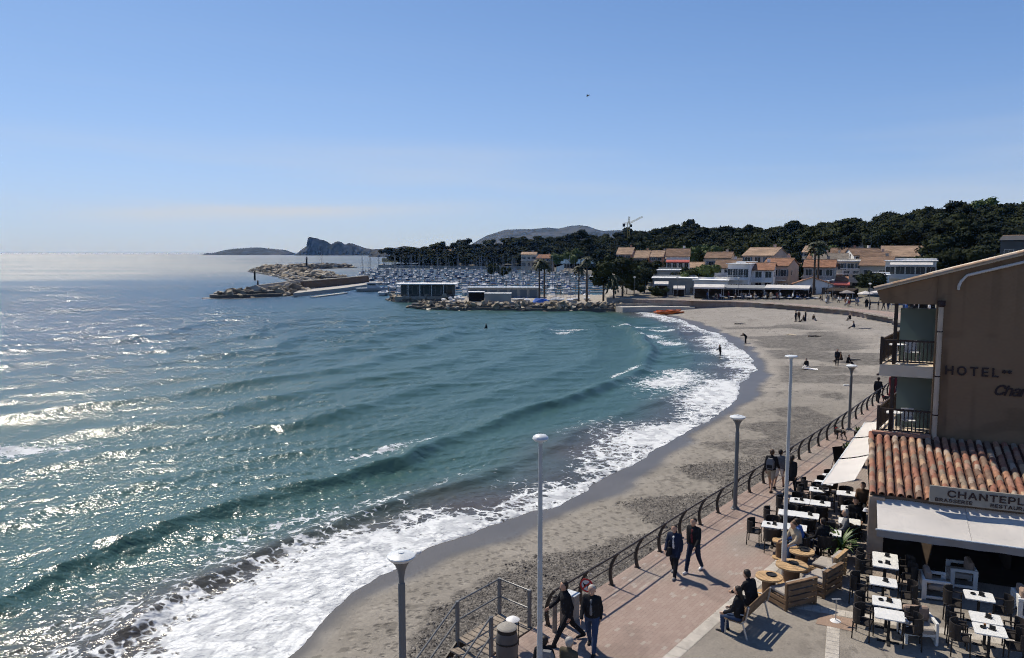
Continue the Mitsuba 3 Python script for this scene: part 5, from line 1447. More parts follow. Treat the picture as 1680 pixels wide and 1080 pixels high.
for x, y, s, l in ((73.5, 157, .62, 'dark bushy tree in front of the white balcony block'), (76, 158.5, .55, 'dark bushy tree beside the restaurant parasols'), (20.5, 171, 1.15, 'dense dark tree on the mole, left of the tree group'), (25.5, 176, 1.2, 'dense dark tree on the mole, right of the tree group'), (29, 181, .7, 'low dark tree behind the kayaks'), (33, 190, .8, 'dark tree below the terraced houses'), (40, 215, .95, 'dark tree hiding the foot of the terraced houses'), (37, 225, .9, 'dark tree left of the terraced houses'), (47, 225, .8, 'dark tree right below the terraced houses'),
                   (-9, 330, .8, 'dark tree on the marina quay, left of two'), (-4, 335, .75, 'dark tree on the marina quay, right of two'), (28, 186, .5, 'small shrub like tree beside the pale ramp'), (33, 172, .45, 'small dark tree at the landward end of the mole'), (71, 190, .7, 'dark tree between the ochre house and the palms')):
    tree('oak', x, y, s, l, 'dark_leaf', z=-.8 if y < 182 and x < 34 else (-1.5 if x < 0 else None))
nt = 0
while nt < 18:
    az_, r_ = trs.uniform(9.5, 27), trs.uniform(184, 232)
    x, y = at_az(az_, r_)
    if not all((x - a) ** 2 + (y - b) ** 2 > (c - 1.5) ** 2 for a, b, c in blocked) or any(abs(az_ - a) < w and rr - 9 < r_ < rr for a, rr, w in sight):
        continue
    nt += 1
    tree('oak', x, y, trs.uniform(.5, .85), 'dark garden tree between the houses of the town', 'dark_leaf' if nt % 3 else 'bright_leaf', group='garden trees between the town houses')
for x, y, s, l, v in ((66.2, 167.2, 1.2, 'tall palm in front of the white hall, left of the twin palms', 0), (68.2, 170.0, 1.22, 'tall palm in front of the white hall, right of the twin palms', 0), (6.2, 172, 1.0, 'slim palm beside the blue tarpaulin on the mole', 0), (7.4, 173.5, .95, 'second slim palm beside the blue tarpaulin', 0), (14.5, 165.5, .85, 'palm at the rock edge of the mole', 0), (16.8, 171, 1.05, 'palm left of the dense dark trees', 0), (22.5, 168, .95, 'stout palm in front of the dense dark trees', 1)):
    tree('palm', x, y, s, l, 'palm_leaf', v=v, z=-.9 if x < 40 else None)

# ---------------------------------------------------------------- houses
def rooftile(c):
    c = np.array(c, float)

    def fn(p, n, uv):
        row = cell_rand((p.x * .8 + p.y * .5) * 2.2, p.z * 5.0, 1.0)
        return mi.Color3f(*[float(v) for v in c]) * (.75 + .5 * row) * (.8 + .4 * fbm(p.x * .4, p.y * .4, p.z, 2))
    return proc(fn)


mat('roof_tile', rooftile((.215, .115, .075)), .9, .15)
mat('roof_pale', rooftile((.27, .19, .135)), .9, .15)
mat('roof_brown', rooftile((.16, .105, .075)), .9, .15)
mat('roof_pink', rooftile((.25, .175, .14)), .9, .15)
mat('roof_grey', rooftile((.15, .13, .11)), .9, .15)
mat('roof_dark', (.05, .05, .052), .8, .2)
for n_, c_ in {'rose': (.34, .20, .15), 'ochre': (.40, .27, .17), 'white': (.66, .65, .63), 'grey': (.26, .27, .26), 'cream': (.50, .44, .35), 'pink': (.50, .38, .31), 'brown': (.24, .16, .115), 'dark': (.075, .08, .082)}.items():
    mat('house_' + n_, speckle(c_, .2, .7), .9, .15)
mat('frame_white', (.48, .48, .48), .5, .3)
mat('shutter', (.10, .13, .16), .6, .2)
mat('red_cloth', (.36, .10, .085), .8, .1)
mat('grey_cloth', (.20, .205, .21), .8, .1)


def house(name, label, x, y, z0, w, eave, rise, dep, rot, roof, wall, rmat, floors, cols):
    k = thing(name, label, 'house' if 'house' in name or 'villa' in name else 'building')
    M = frame(x, y, rot, z0)
    P_ = lambda n, m, mt, par=None: obj(n, mv(m, M), mt, par or k)
    hw = w / 2
    if roof == 'gable':
        g = prism(Polygon([(0, -2.5), (dep, -2.5), (dep, eave), (dep / 2, eave + rise), (0, eave)]), -hw, hw)
        g.apply_transform(np.array([[0, 0, 1, 0], [1, 0, 0, 0], [0, 1, 0, 0], [0, 0, 0, 1.0]]))
        P_('wall', g, wall)
        o = .35
        sl_ = rise / (dep / 2)
        r_ = []
        for s_ in (0, 1):
            y0, y1 = (-o, dep / 2) if s_ == 0 else (dep + o, dep / 2)
            za, zb = eave - o * sl_ + .03, eave + rise + .03
            v = np.array([(sx, yy, zz + dz) for dz in (0, .16) for yy, zz in ((y0, za), (y1, zb)) for sx in (-hw - .25, hw + .25)])
            r_.append(trimesh.convex.convex_hull(v))
        rk = P_('roof', cat(r_), rmat)
        P_('ridge_cap', tube([(-hw - .27, dep / 2, eave + rise + .2), (hw + .27, dep / 2, eave + rise + .2)], .13, 6), 'tile_2', rk)
        if w > 4.4:
            P_('chimney', cat(bx(hw * .4, hw * .4 + .6, dep * .6, dep * .6 + .6, eave, eave + rise + .9), bx(hw * .4 - .07, hw * .4 + .67, dep * .6 - .07, dep * .6 + .67, eave + rise + .91, eave + rise + 1.02)), wall, rk)
    elif roof == 'front_gable':
        g = prism(Polygon([(-hw, -2.5), (hw, -2.5), (hw, eave), (0, eave + rise), (-hw, eave)]), 0, dep)
        g.apply_transform(up); g.apply_translation([0, dep, 0])
        P_('wall', g, wall)
        r_ = []
        for s_ in (-1, 1):
            v = np.array([(xx, yy, zz + dz) for dz in (0.02, .16) for xx, zz in ((s_ * (hw + .35), eave - .35 * rise / hw), (0, eave + rise)) for yy in (-.3, dep + .2)])
            r_.append(trimesh.convex.convex_hull(v))
        P_('roof', cat(r_), rmat)
    else:
        P_('wall', bx(-hw, hw, 0, dep, -2.5, eave), wall)
        rk = P_('roof', bx(-hw - .3, hw + .3, -.5, dep + .1, eave + .003, eave + .18), 'house_white' if wall != 'house_dark' else 'roof_dark')
        P_('parapet', bx(-hw - .1, hw + .1, dep - .3, dep - .1, eave + .181, eave + .6), wall, rk)
    fh = eave / floors
    for f in range(floors):
        for c in range(cols):
            cx = -hw + w * (c + .5) / cols
            ww = min(1.5, w / cols * .62)
            zb = f * fh + (.9 if (f > 0 or floors == 1) else .2)
            zt = f * fh + min(fh - .35, 2.35)
            if name in ('glazed_building', 'modern_villa'):
                ww, zb = w / cols * .86, f * fh + .5
            fr = cat(bx(cx - ww / 2 - .08, cx - ww / 2, -.06, -.003, zb - .08, zt + .08), bx(cx + ww / 2, cx + ww / 2 + .08, -.06, -.003, zb - .08, zt + .08), bx(cx - ww / 2, cx + ww / 2, -.06, -.003, zb - .08, zb), bx(cx - ww / 2, cx + ww / 2, -.06, -.003, zt, zt + .08), bx(cx - .025, cx + .025, -.05, -.02, zb, zt))
            q = P_('window', fr, 'frame_white')
            P_('pane', bx(cx - ww / 2, cx + ww / 2, -.019, -.005, zb, zt), 'dark_glass', q)
            if c % 2 == 0 and wall in ('house_cream', 'house_rose', 'house_pink', 'house_ochre'):
                for s_ in (-1, 1):
                    P_('shutter', bx(cx + s_ * (ww / 2 + .32) - .2, cx + s_ * (ww / 2 + .32) + .2, -.075, -.004, zb - .05, zt + .05), 'shutter', q)
    for sx in (-1, 1):                                  # windows in the end walls
        for f in range(floors):
            zb = f * fh + 1.0
            yy = dep * .35
            q = P_('window', cat(bx(sx * hw - .05, sx * hw + .05, yy - .5, yy + .5, zb, zb + .08), bx(sx * hw - .05, sx * hw + .05, yy - .5, yy + .5, zb + 1.2, zb + 1.28), bx(sx * hw - .049, sx * hw + .049, yy - .5, yy - .42, zb + .08, zb + 1.2), bx(sx * hw - .049, sx * hw + .049, yy + .42, yy + .5, zb + .08, zb + 1.2)), 'frame_white')
            P_('pane', bx(sx * hw - .02, sx * hw + .02, yy - .42, yy + .42, zb + .08, zb + 1.2), 'dark_glass', q)
    if floors > 1 and name not in ('row_house',):
        for f in range(1, floors):
            zb = f * fh
            b = P_('balcony', bx(-hw, hw * .9, -1.3, -.08, zb - .2, zb), 'house_white')
            P_('balustrade', cat([bx(-hw, hw * .9, -1.3, -1.24, zb + .002, zb + .85)] if name == 'modern_villa' else [bx(-hw + i * .25, -hw + i * .25 + .05, -1.28, -1.24, zb, zb + .82) for i in range(int(w * .95 / .25))] + [bx(-hw, hw * .9, -1.3, -1.22, zb + .82, zb + .9)]), 'frame_white', b)
    return k, M, P_


MADE = {}
for h in HOUSES:
    MADE[h[1]] = house(*h)


def awn(label, x, y, rot, w, d, h, mt, posts=True, name='terrace_awning'):
    k = thing(name, label, 'awning')
    M = frame(x, y, rot, 0.0)
    P_ = lambda n, m, t_: obj(n, mv(m, M), t_, k)
    v = np.array([(sx * w / 2, yy, zz + dz) for dz in (0, .06) for yy, zz in ((-d, h - .5), (0, h)) for sx in (-1, 1)])
    P_('cloth', trimesh.convex.convex_hull(v), mt)
    P_('valance', bx(-w / 2, w / 2, -d - .03, -d - .004, h - .78, h - .46), mt)
    if posts:
        n = max(2, int(w / 3) + 1)
        for i in range(n):
            xx = -w / 2 + .1 + (w - .2) * i / (n - 1)
            P_('post', bx(xx - .04, xx + .04, -d + .05, -d + .13, -1, h - .5), 'frame_white')
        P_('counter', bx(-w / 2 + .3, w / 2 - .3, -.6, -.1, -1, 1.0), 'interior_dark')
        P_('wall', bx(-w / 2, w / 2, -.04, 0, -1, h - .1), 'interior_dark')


awn('red awning roof over the terrace below the white villa', 46.3, 213.5, -14, 6.4, 2.5, 8.0, 'red_cloth', False)
awn('white tent awning at the left of the low grey beach building', 34.6, 176.5, -12, 3.2, 3.2, 3.4, 'awning_cloth')
awn('second white tent awning in front of the low grey beach building', 38.6, 176.0, -12, 2.6, 2.6, 2.4, 'awning_cloth')
awn('white beach restaurant awning at the left end of the row', 43.4, 167.5, -16, 6.4, 4.2, 3.1, 'awning_cloth')
awn('long grey restaurant awning below the glazed building', 51.2, 168.3, -20, 9.0, 4.5, 2.9, 'grey_cloth')
awn('wide white restaurant awning in front of the ochre sided house', 60.0, 165.5, -24, 9.0, 4.6, 3.0, 'awning_cloth')
awn('red awning of the narrow pink house', 73.4, 170.8, -24, 4.2, 2.4, 3.5, 'red_cloth', False)
awn('low pale restaurant awning nearest the hotel balcony', 74.5, 145.5, -52, 8.5, 4.2, 2.9, 'awning_cloth')
awn('dark restaurant awning right of the white hall', 69.2, 158.5, -40, 5.5, 3.6, 2.7, 'interior_dark')
awn('white awning strip over the balcony of the modern villa', 86.0, 164.6, -29, 8.2, 1.5, 7.9, 'awning_cloth', False)
awn('small white awning at the right of the promenade restaurants', 72.0, 134.0, -75, 6.5, 3.4, 2.8, 'awning_cloth')
# parasols of the promenade restaurants
for i, (x, y, c) in enumerate(((70.5, 141, 'awning_cloth'), (68.0, 146.5, 'awning_cloth'), (66.2, 150.5, 'valance'), (72, 137, 'grey_cloth'))):
    k = thing('parasol', '%s parasol on the far promenade, %s' % (('white', 'white', 'dark grey', 'grey')[i], ('second from the hotel balcony', 'third from the hotel balcony', 'fourth from the hotel balcony', 'nearest the hotel balcony')[i]), 'parasol')
    obj('canopy', lathe([(0, 2.75), (1.5, 2.2), (1.5, 2.05), (1.45, 2.15), (0, 2.7)], 8, (x, y, 0)), c, k)
    obj('pole', tube([(x, y, 0), (x, y, 2.7)], .03, 6), 'frame_white', k)
# people of the far promenade
cols_ = ['black', 'black', 'navy', 'brown', 'grey', 'jeans', 'white', 'maroon', 'beige', 'black', 'blue', 'white']
FP = np.random.default_rng(91)
seats = []
for i in range(46):
    q = FP.random()
    a = np.array([42.5, 164.2]) * (1 - q) + np.array([63.5, 158.8]) * q
    p = a + np.array([FP.normal() * .5, FP.uniform(-2.2, 2.2)])
    person(p[0], p[1], 0.0, FP.uniform(0, 360), 'sit' if FP.random() < .7 else 'stand', 'guest in %s at the beach restaurants below the glazed building' % cols_[i % 12], cols_[i % 12], ('black', 'jeans', 'beige')[i % 3], ('dark', 'brown', 'grey')[i % 3], group='guests in %s at the beach restaurants' % cols_[i % 12])
for i in range(34):
    q = FP.random()
    a = np.array([63.5, 154]) * (1 - q) + np.array([65.5, 122]) * q
    p = a + np.array([FP.normal() * 1.6, FP.normal() * 1.2])
    person(p[0], p[1], 0.0, FP.uniform(0, 360), ('walk', 'stand', 'walk2', 'sit')[i % 4], 'passer by in %s on the far promenade beside the parasols' % cols_[(i * 5) % 12], cols_[(i * 5) % 12], ('black', 'jeans', 'beige')[i % 3], ('dark', 'brown', 'grey')[i % 3], group='passers by in %s on the far promenade' % cols_[(i * 5) % 12])
bist = group_copies([('top', bx(-.4, .4, -.4, .4, .70, .75), 'table_white', False, None), ('leg', bx(-.05, .05, -.05, .05, 0, .70), 'black', False, None)])
for i in range(26):
    q = (i + .5) / 26
    a = np.array([42.8, 163.6]) * (1 - q) + np.array([64, 158]) * q + np.array([0, (i % 2) * 1.8 - .9])
    put('restaurant_table', 'small white table of the far beach restaurants', 'table', bist, a[0], a[1], 0, FP.uniform(0, 90), 'white tables of the far beach restaurants')

# crane
mat('crane_paint', (.40, .31, .10), .6, .3)
cr = thing('tower_crane', 'tower crane with raised jib standing behind the wooded hill', 'crane')
CX, CY = 79.0, 520.0


def lattice(p0, p1, w, n, r=.09):
    p0, p1 = np.array(p0, float), np.array(p1, float)
    d = (p1 - p0) / np.linalg.norm(p1 - p0)
    a = np.cross(d, [0, 1, 0]); a /= np.linalg.norm(a); b = np.cross(d, a)
    L = []
    for s1, s2 in ((-1, -1), (1, -1), (1, 1), (-1, 1)):
        L.append(tube([p0 + (a * s1 + b * s2) * w / 2, p1 + (a * s1 + b * s2) * w / 2], r, 4))
    for i in range(n):
        q0, q1 = p0 + (p1 - p0) * i / n, p0 + (p1 - p0) * (i + 1) / n
        L.append(tube([q0 + (-a - b) * w / 2, q1 + (a - b) * w / 2], r * .7, 4)); L.append(tube([q0 + (a + b) * w / 2, q1 + (-a + b) * w / 2], r * .7, 4))
        L.append(tube([q0 + (a - b) * w / 2, q1 + (a + b) * w / 2], r * .7, 4))
    return cat(L)


obj('mast', lattice((CX, CY, 5), (CX, CY, 30.5), 1.5, 14), 'crane_paint', cr)
obj('apex', lattice((CX, CY, 30.5), (CX + .3, CY, 34.5), .9, 3), 'crane_paint', cr)
obj('jib', lattice((CX, CY, 29.8), (CX + 9.3, CY, 34.3), .9, 8), 'crane_paint', cr)
obj('counter_jib', lattice((CX, CY, 30), (CX - 3.6, CY, 29.5), .9, 3), 'crane_paint', cr)
obj('counterweight', bx(CX - 4, CX - 2.6, CY - .7, CY + .7, 27.6, 29.6), 'roof_dark', cr)
obj('cab', bx(CX + .8, CX + 2.2, CY - .7, CY + .7, 27.4, 29.2), 'roof_dark', cr)

# ---------------------------------------------------------------- breakwaters
def rock_mesh(rs, s):
    p = rs.normal(size=(13, 3)); p /= np.linalg.norm(p, axis=1, keepdims=True)
    p *= np.array([1.0, .8, .62]) * s * rs.uniform(.8, 1.15, (13, 1))
    return trimesh.convex.convex_hull(p)


mat('rock_a', speckle((.25, .21, .155), .4, .9), .9, .15)
mat('rock_b', speckle((.15, .128, .10), .45, .9), .9, .15)
mat('rock_c', speckle((.34, .30, .24), .35, .9), .9, .15)
mat('rock_wet', speckle((.07, .06, .05), .4, 1.2), .5, .4)
RK = np.random.default_rng(12)
ROCKS = [proto(rock_mesh(RK, 1.0)) for _ in range(7)]
ROCKM = [rock_mesh(RK, 1.0) for _ in range(7)]


def mound(label, line, width, top, n, size, single, base=-3.4, name='breakwater'):
    k = thing(name, label, 'breakwater')
    ln = LineString(line)
    core = []
    for i in range(3):
        core.append(prism(ln.buffer(width * (.5 - i * .15)), base, base + (top - base) * (.33, .62, .82)[i]))
    obj('core', cat(core), 'rock_wet', k)
    bulk = {}
    cand = []
    for i in range(n):
        q = RK.random() * ln.length
        p, p2 = np.array(ln.interpolate(q).coords[0]), np.array(ln.interpolate(min(q + .5, ln.length)).coords[0])
        d = p2 - p if np.linalg.norm(p2 - p) > 1e-6 else np.array([1.0, 0]); d /= np.linalg.norm(d)
        o = RK.uniform(-1, 1)
        if q < width * .2:
            p = p - d * RK.uniform(0, width * .4)
        c = p + np.array([-d[1], d[0]]) * o * width / 2
        zz = base + (top - base) * (1 - abs(o) ** 1.6) * RK.uniform(.75, 1.0) + .25
        cand.append((math.hypot(*c), c, max(zz, -2.9), size * math.exp(RK.normal() * .28)))
    cand.sort(key=lambda v: v[0])
    for i, (_, c, zz, s_) in enumerate(cand):
        mt = 'rock_wet' if zz < -2.15 else ('rock_a', 'rock_b', 'rock_c', 'rock_a')[int(RK.integers(4))]
        M = T().translate([float(c[0]), float(c[1]), float(zz)]).rotate([0, 0, 1], float(RK.uniform(0, 360))).rotate([1, 0, 0], float(RK.uniform(-25, 25))).scale(float(s_))
        if i < single:
            obj('rock', ROCKS[i % 7], mt, k, M=M)
        else:
            m = ROCKM[i % 7].copy(); m.apply_transform(np.array(M.matrix)); bulk.setdefault(mt, []).append(m)
    for mt in sorted(bulk):
        obj('rocks', cat(bulk[mt]), mt, k, kind='stuff')
    return k


mound('rock headed inner breakwater of the harbour entrance', [(-79, 211), (-70, 218), (-67, 232), (-69, 250), (-70, 300)], 13, -.2, 330, 1.25, 290)
mound('long outer rock breakwater curving in from the open sea', [(-163, 505), (-138, 455), (-112, 400), (-88, 340), (-72, 305)], 22, 1.6, 620, 1.7, 0)
mound('dark far arm of the outer breakwater carrying the light beacon', [(-166, 520), (-158, 580), (-140, 640)], 20, 1.2, 260, 1.8, 0)
mound('rock edged front of the near mole', [(-21.5, 172.5), (-16, 168), (-4, 166.2), (8, 164.6), (18, 164), (27, 164)], 6.5, -.9, 330, .72, 290)
mound('small rock spit under the harbour clubhouse', [(-31, 201), (-26, 193), (-16, 193)], 7, -1.2, 120, .8, 100)
struct('mole_ground', prism(Polygon([(-18, 171), (-8, 168.6), (8, 167), (22, 166), (30, 167), (34, 176), (24, 200), (4, 196), (-14, 192), (-12, 180)]), -3.2, -.95), 'wall_concrete', 'flat paved top of the near mole')
struct('harbour_quay', prism(Polygon([(-61.5, 214), (-54.5, 247), (-50, 300), (-58, 302), (-66, 240)]), -3.2, -1.3), 'pale_stone', 'low pale landing quay inside the breakwater')
struct('landing_stage', prism(Polygon([(-56, 211), (-54.2, 211), (-50.0, 232), (-51.6, 232.5)]), -3.0, -2.05), 'pale_stone', 'pale floating stage in front of the quay')
qw = thing('quay_wall', 'tall dark brown concrete wall along the inner breakwater', 'wall')
obj('wall', prism(LineString([(-65.5, 238), (-61, 262), (-56, 296)]).buffer(.6, cap_style='flat'), -1.35, 1.1), 'beam_brown', qw)
obj('coping', prism(LineString([(-65.5, 238), (-61, 262), (-56, 296)]).buffer(.75, cap_style='flat'), 1.101, 1.3), 'wall_concrete', qw)
lw = thing('parapet_wall', 'thin pale parapet on the seaward side of the inner breakwater', 'wall')
obj('wall', prism(LineString([(-74, 222), (-73.5, 245), (-76, 275)]).buffer(.4, cap_style='flat'), -2, .55), 'pale_stone', lw)
obj('coping', prism(LineString([(-74, 222), (-73.5, 245), (-76, 275)]).buffer(.5, cap_style='flat'), .551, .7), 'wall_concrete', lw)
for x, y, z, l in ((-117, 347, -3, 'dark channel marker post standing in the water beyond the breakwater'), (-152, 566, .2, 'dark light beacon on the far breakwater arm'), (-73.0, 219, -.6, 'short dark post on the head of the inner breakwater')):
    k = thing('beacon', l, 'beacon')
    s_ = 1.0 if z < -1 else .55 if z < 0 else 1.35
    obj('column', lathe([(.55 * s_, 0), (.45 * s_, .4), (.42 * s_, 4.2 * s_), (0, 4.2 * s_)], 10, (x, y, z)), 'black', k)
    obj('lantern', lathe([(.6 * s_, 4.25 * s_), (.6 * s_, 4.4 * s_), (.3 * s_, 4.5 * s_), (.3 * s_, 5.0 * s_), (0, 5.2 * s_)], 10, (x, y, z)), 'black', k)

# ---------------------------------------------------------------- things on the mole
mat('blue_tarp', (.04, .12, .42), .6, .3)
mat('hull_white', speckle((.42, .42, .42), .15, 1), .35, .5)
mat('hull_blue', (.03, .05, .12), .35, .5)
mat('sail_blue', (.035, .07, .20), .8, .1)
mat('mast_metal', (.20, .21, .225), .4, .5, metal=.3)
mat('kayak_orange', (.46, .115, .03), .45, .4)
ZM = -.95
hut = thing('storage_hut', 'long low grey hut on the near mole', 'hut')
HM = frame(-3.2, 168.2, -4, ZM)
obj('wall', mv(bx(-2.9, 2.9, 0, 2.4, 0, 1.95), HM), 'house_grey', hut)
obj('roof', mv(bx(-3.0, 3.0, -.1, 2.5, 1.953, 2.08), HM), 'house_white', hut)
for i in range(9):
    obj('panel_rib', mv(bx(-2.7 + i * .65, -2.66 + i * .65, -.03, -.002, .05, 1.9), HM), 'house_grey', hut)
cb = thing('dark_shed', 'open black shed with white roof edge left of the grey hut', 'hut')
CM = frame(-8.0, 171.5, 3, ZM)
obj('wall', mv(cat(bx(-1.75, -1.6, 0, 2.4, 0, 2.1), bx(1.6, 1.75, 0, 2.4, 0, 2.1), bx(-1.6, 1.6, 2.3, 2.4, 0, 2.1)), CM), 'black', cb)
obj('roof', mv(bx(-1.9, 1.9, -.3, 2.5, 2.102, 2.24), CM), 'house_white', cb)
club = thing('harbour_clubhouse', 'glazed harbour clubhouse with flat white roof on the rock spit', 'building')
KM = frame(-21.5, 193, -3, -1.0)
obj('floor', mv(bx(-8, 7.5, -1, 6, -1.8, 0), KM), 'wall_concrete', club)
obj('wall', mv(bx(-7, 6.5, 1.2, 5.5, .003, 3.0), KM), 'house_dark', club)
obj('roof', mv(bx(-8, 7.4, -.9, 6, 3.003, 3.25), KM), 'house_white', club)
for i in range(9):
    q = obj('window', mv(bx(-6.9 + i * 1.48, -6.9 + i * 1.48 + 1.36, 1.12, 1.197, .5, 2.7), KM), 'lamp_grey', club)
    obj('pane', mv(bx(-6.82 + i * 1.48, -6.9 + i * 1.48 + 1.28, 1.09, 1.119, .58, 2.62), KM), 'dark_glass', q)
for i in range(6):
    obj('post', mv(bx(-7.8 + i * 3, -7.66 + i * 3, -.8, -.66, .003, 3.0), KM), 'frame_white', club)
gl = thing('boat_shed', 'long low shed with pale roof at the water side of the mole', 'building')
GM = frame(-2, 187, -2, -1.0)
obj('wall', mv(bx(-9, 9, 0, 4, 0, 2.4), GM), 'house_grey', gl)
obj('roof', mv(bx(-9.3, 9.3, -.4, 4.2, 2.403, 2.6), GM), 'lamp_white', gl)
for i in range(7):
    q = obj('door', mv(bx(-8.4 + i * 2.45, -6.6 + i * 2.45, -.06, -.003, .02, 2.0), GM), 'shutter', gl)
bo = np.random.default_rng(44)
for i in range(9):
    k = thing('white_boulder', 'pale white boulder of the heap left of the open black shed', 'boulder', 'white boulders beside the black shed')
    m = rock_mesh(bo, bo.uniform(.5, .95)); m.apply_translation([-12.5 + bo.normal() * 1.3, 170.3 + bo.normal() * .6, ZM + .25 + bo.random() * .9])
    obj('stone', m, 'house_white', k)
tp = tm(Manifold.hull_points(np.array([(sx * 1.9, sy * .9, 0) for sx in (-1, 1) for sy in (-1, 1)] + [(-1.2, 0, 1.0), (1.3, .1, .8), (.2, -.5, .9)])))
obj('tarpaulin', mv(tp, frame(6.4, 168.6, 8, ZM)), 'blue_tarp', label='blue tarpaulin covering a boat on the mole', cat='tarpaulin')


def hull_mesh(L, B, D, n=9):
    v, f = [], []
    for i in range(n):
        q = i / (n - 1)
        b = B / 2 * (math.sin(math.pi * (.30 + .70 * q)) ** .75 if q < 1 else 0.01) * (1 if q > .02 else .9)
        sheer = D * (1 + .25 * q * q)
        x_ = -L / 2 + L * q
        v += [(x_ * (.98), -b, sheer), (x_ * .94, -b * .75, D * .25), (x_ * .88, 0, -.12 * D), (x_ * .94, b * .75, D * .25), (x_ * .98, b, sheer)]
    for i in range(n - 1):
        for j in range(4):
            a = i * 5 + j
            f += [[a, a + 1, a + 6], [a, a + 6, a + 5]]
        f += [[i * 5, i * 5 + 5, i * 5 + 9], [i * 5, i * 5 + 9, i * 5 + 4]]
    f += [[0, 4, 3], [0, 3, 1], [1, 3, 2]]
    return trimesh.Trimesh(np.array(v), np.array(f), process=False)


def boat_protos(L, kind, var):
    B, D = L * .30, L * .105
    P_ = [('hull', proto(hull_mesh(L, B, D), 40), 'hull_blue' if var == 2 else 'hull_white')]
    if kind == 'sail':
        c = tm(Manifold.hull_points(np.array([(-L * .12, sy * B * .28, D * 1.0) for sy in (-1, 1)] + [(L * .2, sy * B * .18, D * 1.05) for sy in (-1, 1)] + [(-L * .10, sy * B * .22, D * 1.0 + .55) for sy in (-1, 1)] + [(L * .12, sy * B * .15, D * 1.0 + .4) for sy in (-1, 1)])))
        H = L * 1.1
        P_ += [('cabin', proto(c), 'hull_white'), ('mast', proto(cat(tube([(L * .05, 0, D), (L * .05, 0, D + H)], [.085, .06], 5), tube([(L * .05, -.55, D + H * .62), (L * .05, .55, D + H * .62)], .03, 4))), 'mast_metal'),
               ('boom', proto(tube([(L * .05, 0, D + 1.35), (-L * .34, 0, D + 1.25)], [.17, .13], 6)), ('sail_blue', 'table_white', 'sail_blue')[var]),
               ('stays', proto(cat(tube([(L * .05, 0, D + H), (L * .48, 0, D * 1.25)], .022, 3), tube([(L * .05, 0, D + H), (-L * .47, 0, D)], .022, 3))), 'mast_metal')]
        if var == 1:
            P_.append(('spray_hood', proto(tm(Manifold.hull_points(np.array([(-L * .15, sy * B * .3, D) for sy in (-1, 1)] + [(-L * .02, sy * B * .25, D + .9) for sy in (-1, 1)] + [(L * .05, sy * B * .25, D + .5) for sy in (-1, 1)])))), 'sail_blue'))
    else:
        c = tm(Manifold.hull_points(np.array([(-L * .18, sy * B * .36, D) for sy in (-1, 1)] + [(L * .22, sy * B * .26, D * 1.1) for sy in (-1, 1)] + [(-L * .18, sy * B * .32, D + 1.35) for sy in (-1, 1)] + [(L * .06, sy * B * .28, D + 1.3) for sy in (-1, 1)])))
        P_ += [('cabin', proto(c), 'hull_white'), ('window_band', proto(cat(bx(-L * .16, L * .06, -B * .345, B * .345, D + .72, D + 1.12))), 'dark_glass'), ('roof', proto(cbx(-L * .22, L * .08, -B * .34, B * .34, D + 1.36, D + 1.46, .03)), 'hull_white'),
               ('rail', proto(cat(tube([(L * .2, -B * .3, D + .75), (L * .46, 0, D + .95), (L * .2, B * .3, D + .75)], .03, 4))), 'mast_metal')]
        if var == 1:
            P_.append(('canopy', proto(cbx(-L * .45, -L * .2, -B * .33, B * .33, D + 1.2, D + 1.28, .02)), 'sail_blue'))
    return P_


BP = {(k, v): boat_protos(9.0, k, v) for k in ('sail', 'motor') for v in range(3)}
BL = {('sail', 0): 'white sailing boat with blue boom cover', ('sail', 1): 'white sailing boat with blue spray hood', ('sail', 2): 'dark blue hulled sailing boat', ('motor', 0): 'white motor boat with bare deck', ('motor', 1): 'white motor boat with blue canopy', ('motor', 2): 'dark hulled motor boat'}


def boat(x, y, rot, kind, var, s, label, group=None, z=SEA_Z):
    k = thing('sailing_boat' if kind == 'sail' else 'motor_boat', label, 'boat', group)
    for n_, d_, m_ in BP[(kind, var)]:
        obj(n_, d_, m_, k, M=place(x, y, z - .1, rot, s))


ROWS = [(211, 0, 21), (226, -38, 26), (243, -35, 31), (260, -40, 35), (278, -44, 38), (297, -49, 41), (318, -55, 35), (341, -63, 38), (367, -70, 40), (397, -78, 42), (434, -86, 40), (482, -94, 38), (536, -100, 18)]
names = ['nearest', 'second', 'third', 'fourth', 'fifth', 'sixth', 'seventh', 'eighth', 'ninth', 'tenth', 'eleventh', 'twelfth', 'farthest']
for ri, (yy, xa, xb) in enumerate(ROWS):
    pr_k = thing('pontoon', 'wooden mooring pontoon of the %s row of boats' % names[ri], 'pontoon')
    obj('deck', bx(xa - 2, xb + 2, yy + 6.2, yy + 8.2, -2.1, -1.9), 'old_wood', pr_k)
    for xx in np.arange(xa, xb + 2, 14):
        obj('pile', tube([(xx, yy + 8.4, -3.5), (xx, yy + 8.4, -.6)], .16, 6), 'old_wood', pr_k)
    xx = xa
    while xx < xb:
        kind = 'sail' if bo.random() < (.30 if ri < 2 else .45) else 'motor'
        var = int(bo.choice(3, p=[.42, .30, .28]))
        s_ = bo.uniform(.72, 1.12)
        boat(xx, yy + bo.normal() * .3, 90 * (1 if bo.random() < .5 else -1) + bo.normal() * 3, kind, var, s_, BL[(kind, var)] + ' moored in the %s marina row' % names[ri], BL[(kind, var)] + ' in the %s row' % names[ri])
        xx += 3.8 * s_ + bo.uniform(.5, 2.2) + (7 if bo.random() < .05 else 0)
boat(-45, 247, 12, 'motor', 0, 1.25, 'large white motor boat moored at the end of the pale quay')
boat(-34.5, 237, 170, 'motor', 2, .8, 'dark hulled small motor boat near the clubhouse')
boat(-88, 352, 80, 'sail', 2, 1.25, 'tall masted dark sailing boat at the left end of the marina')
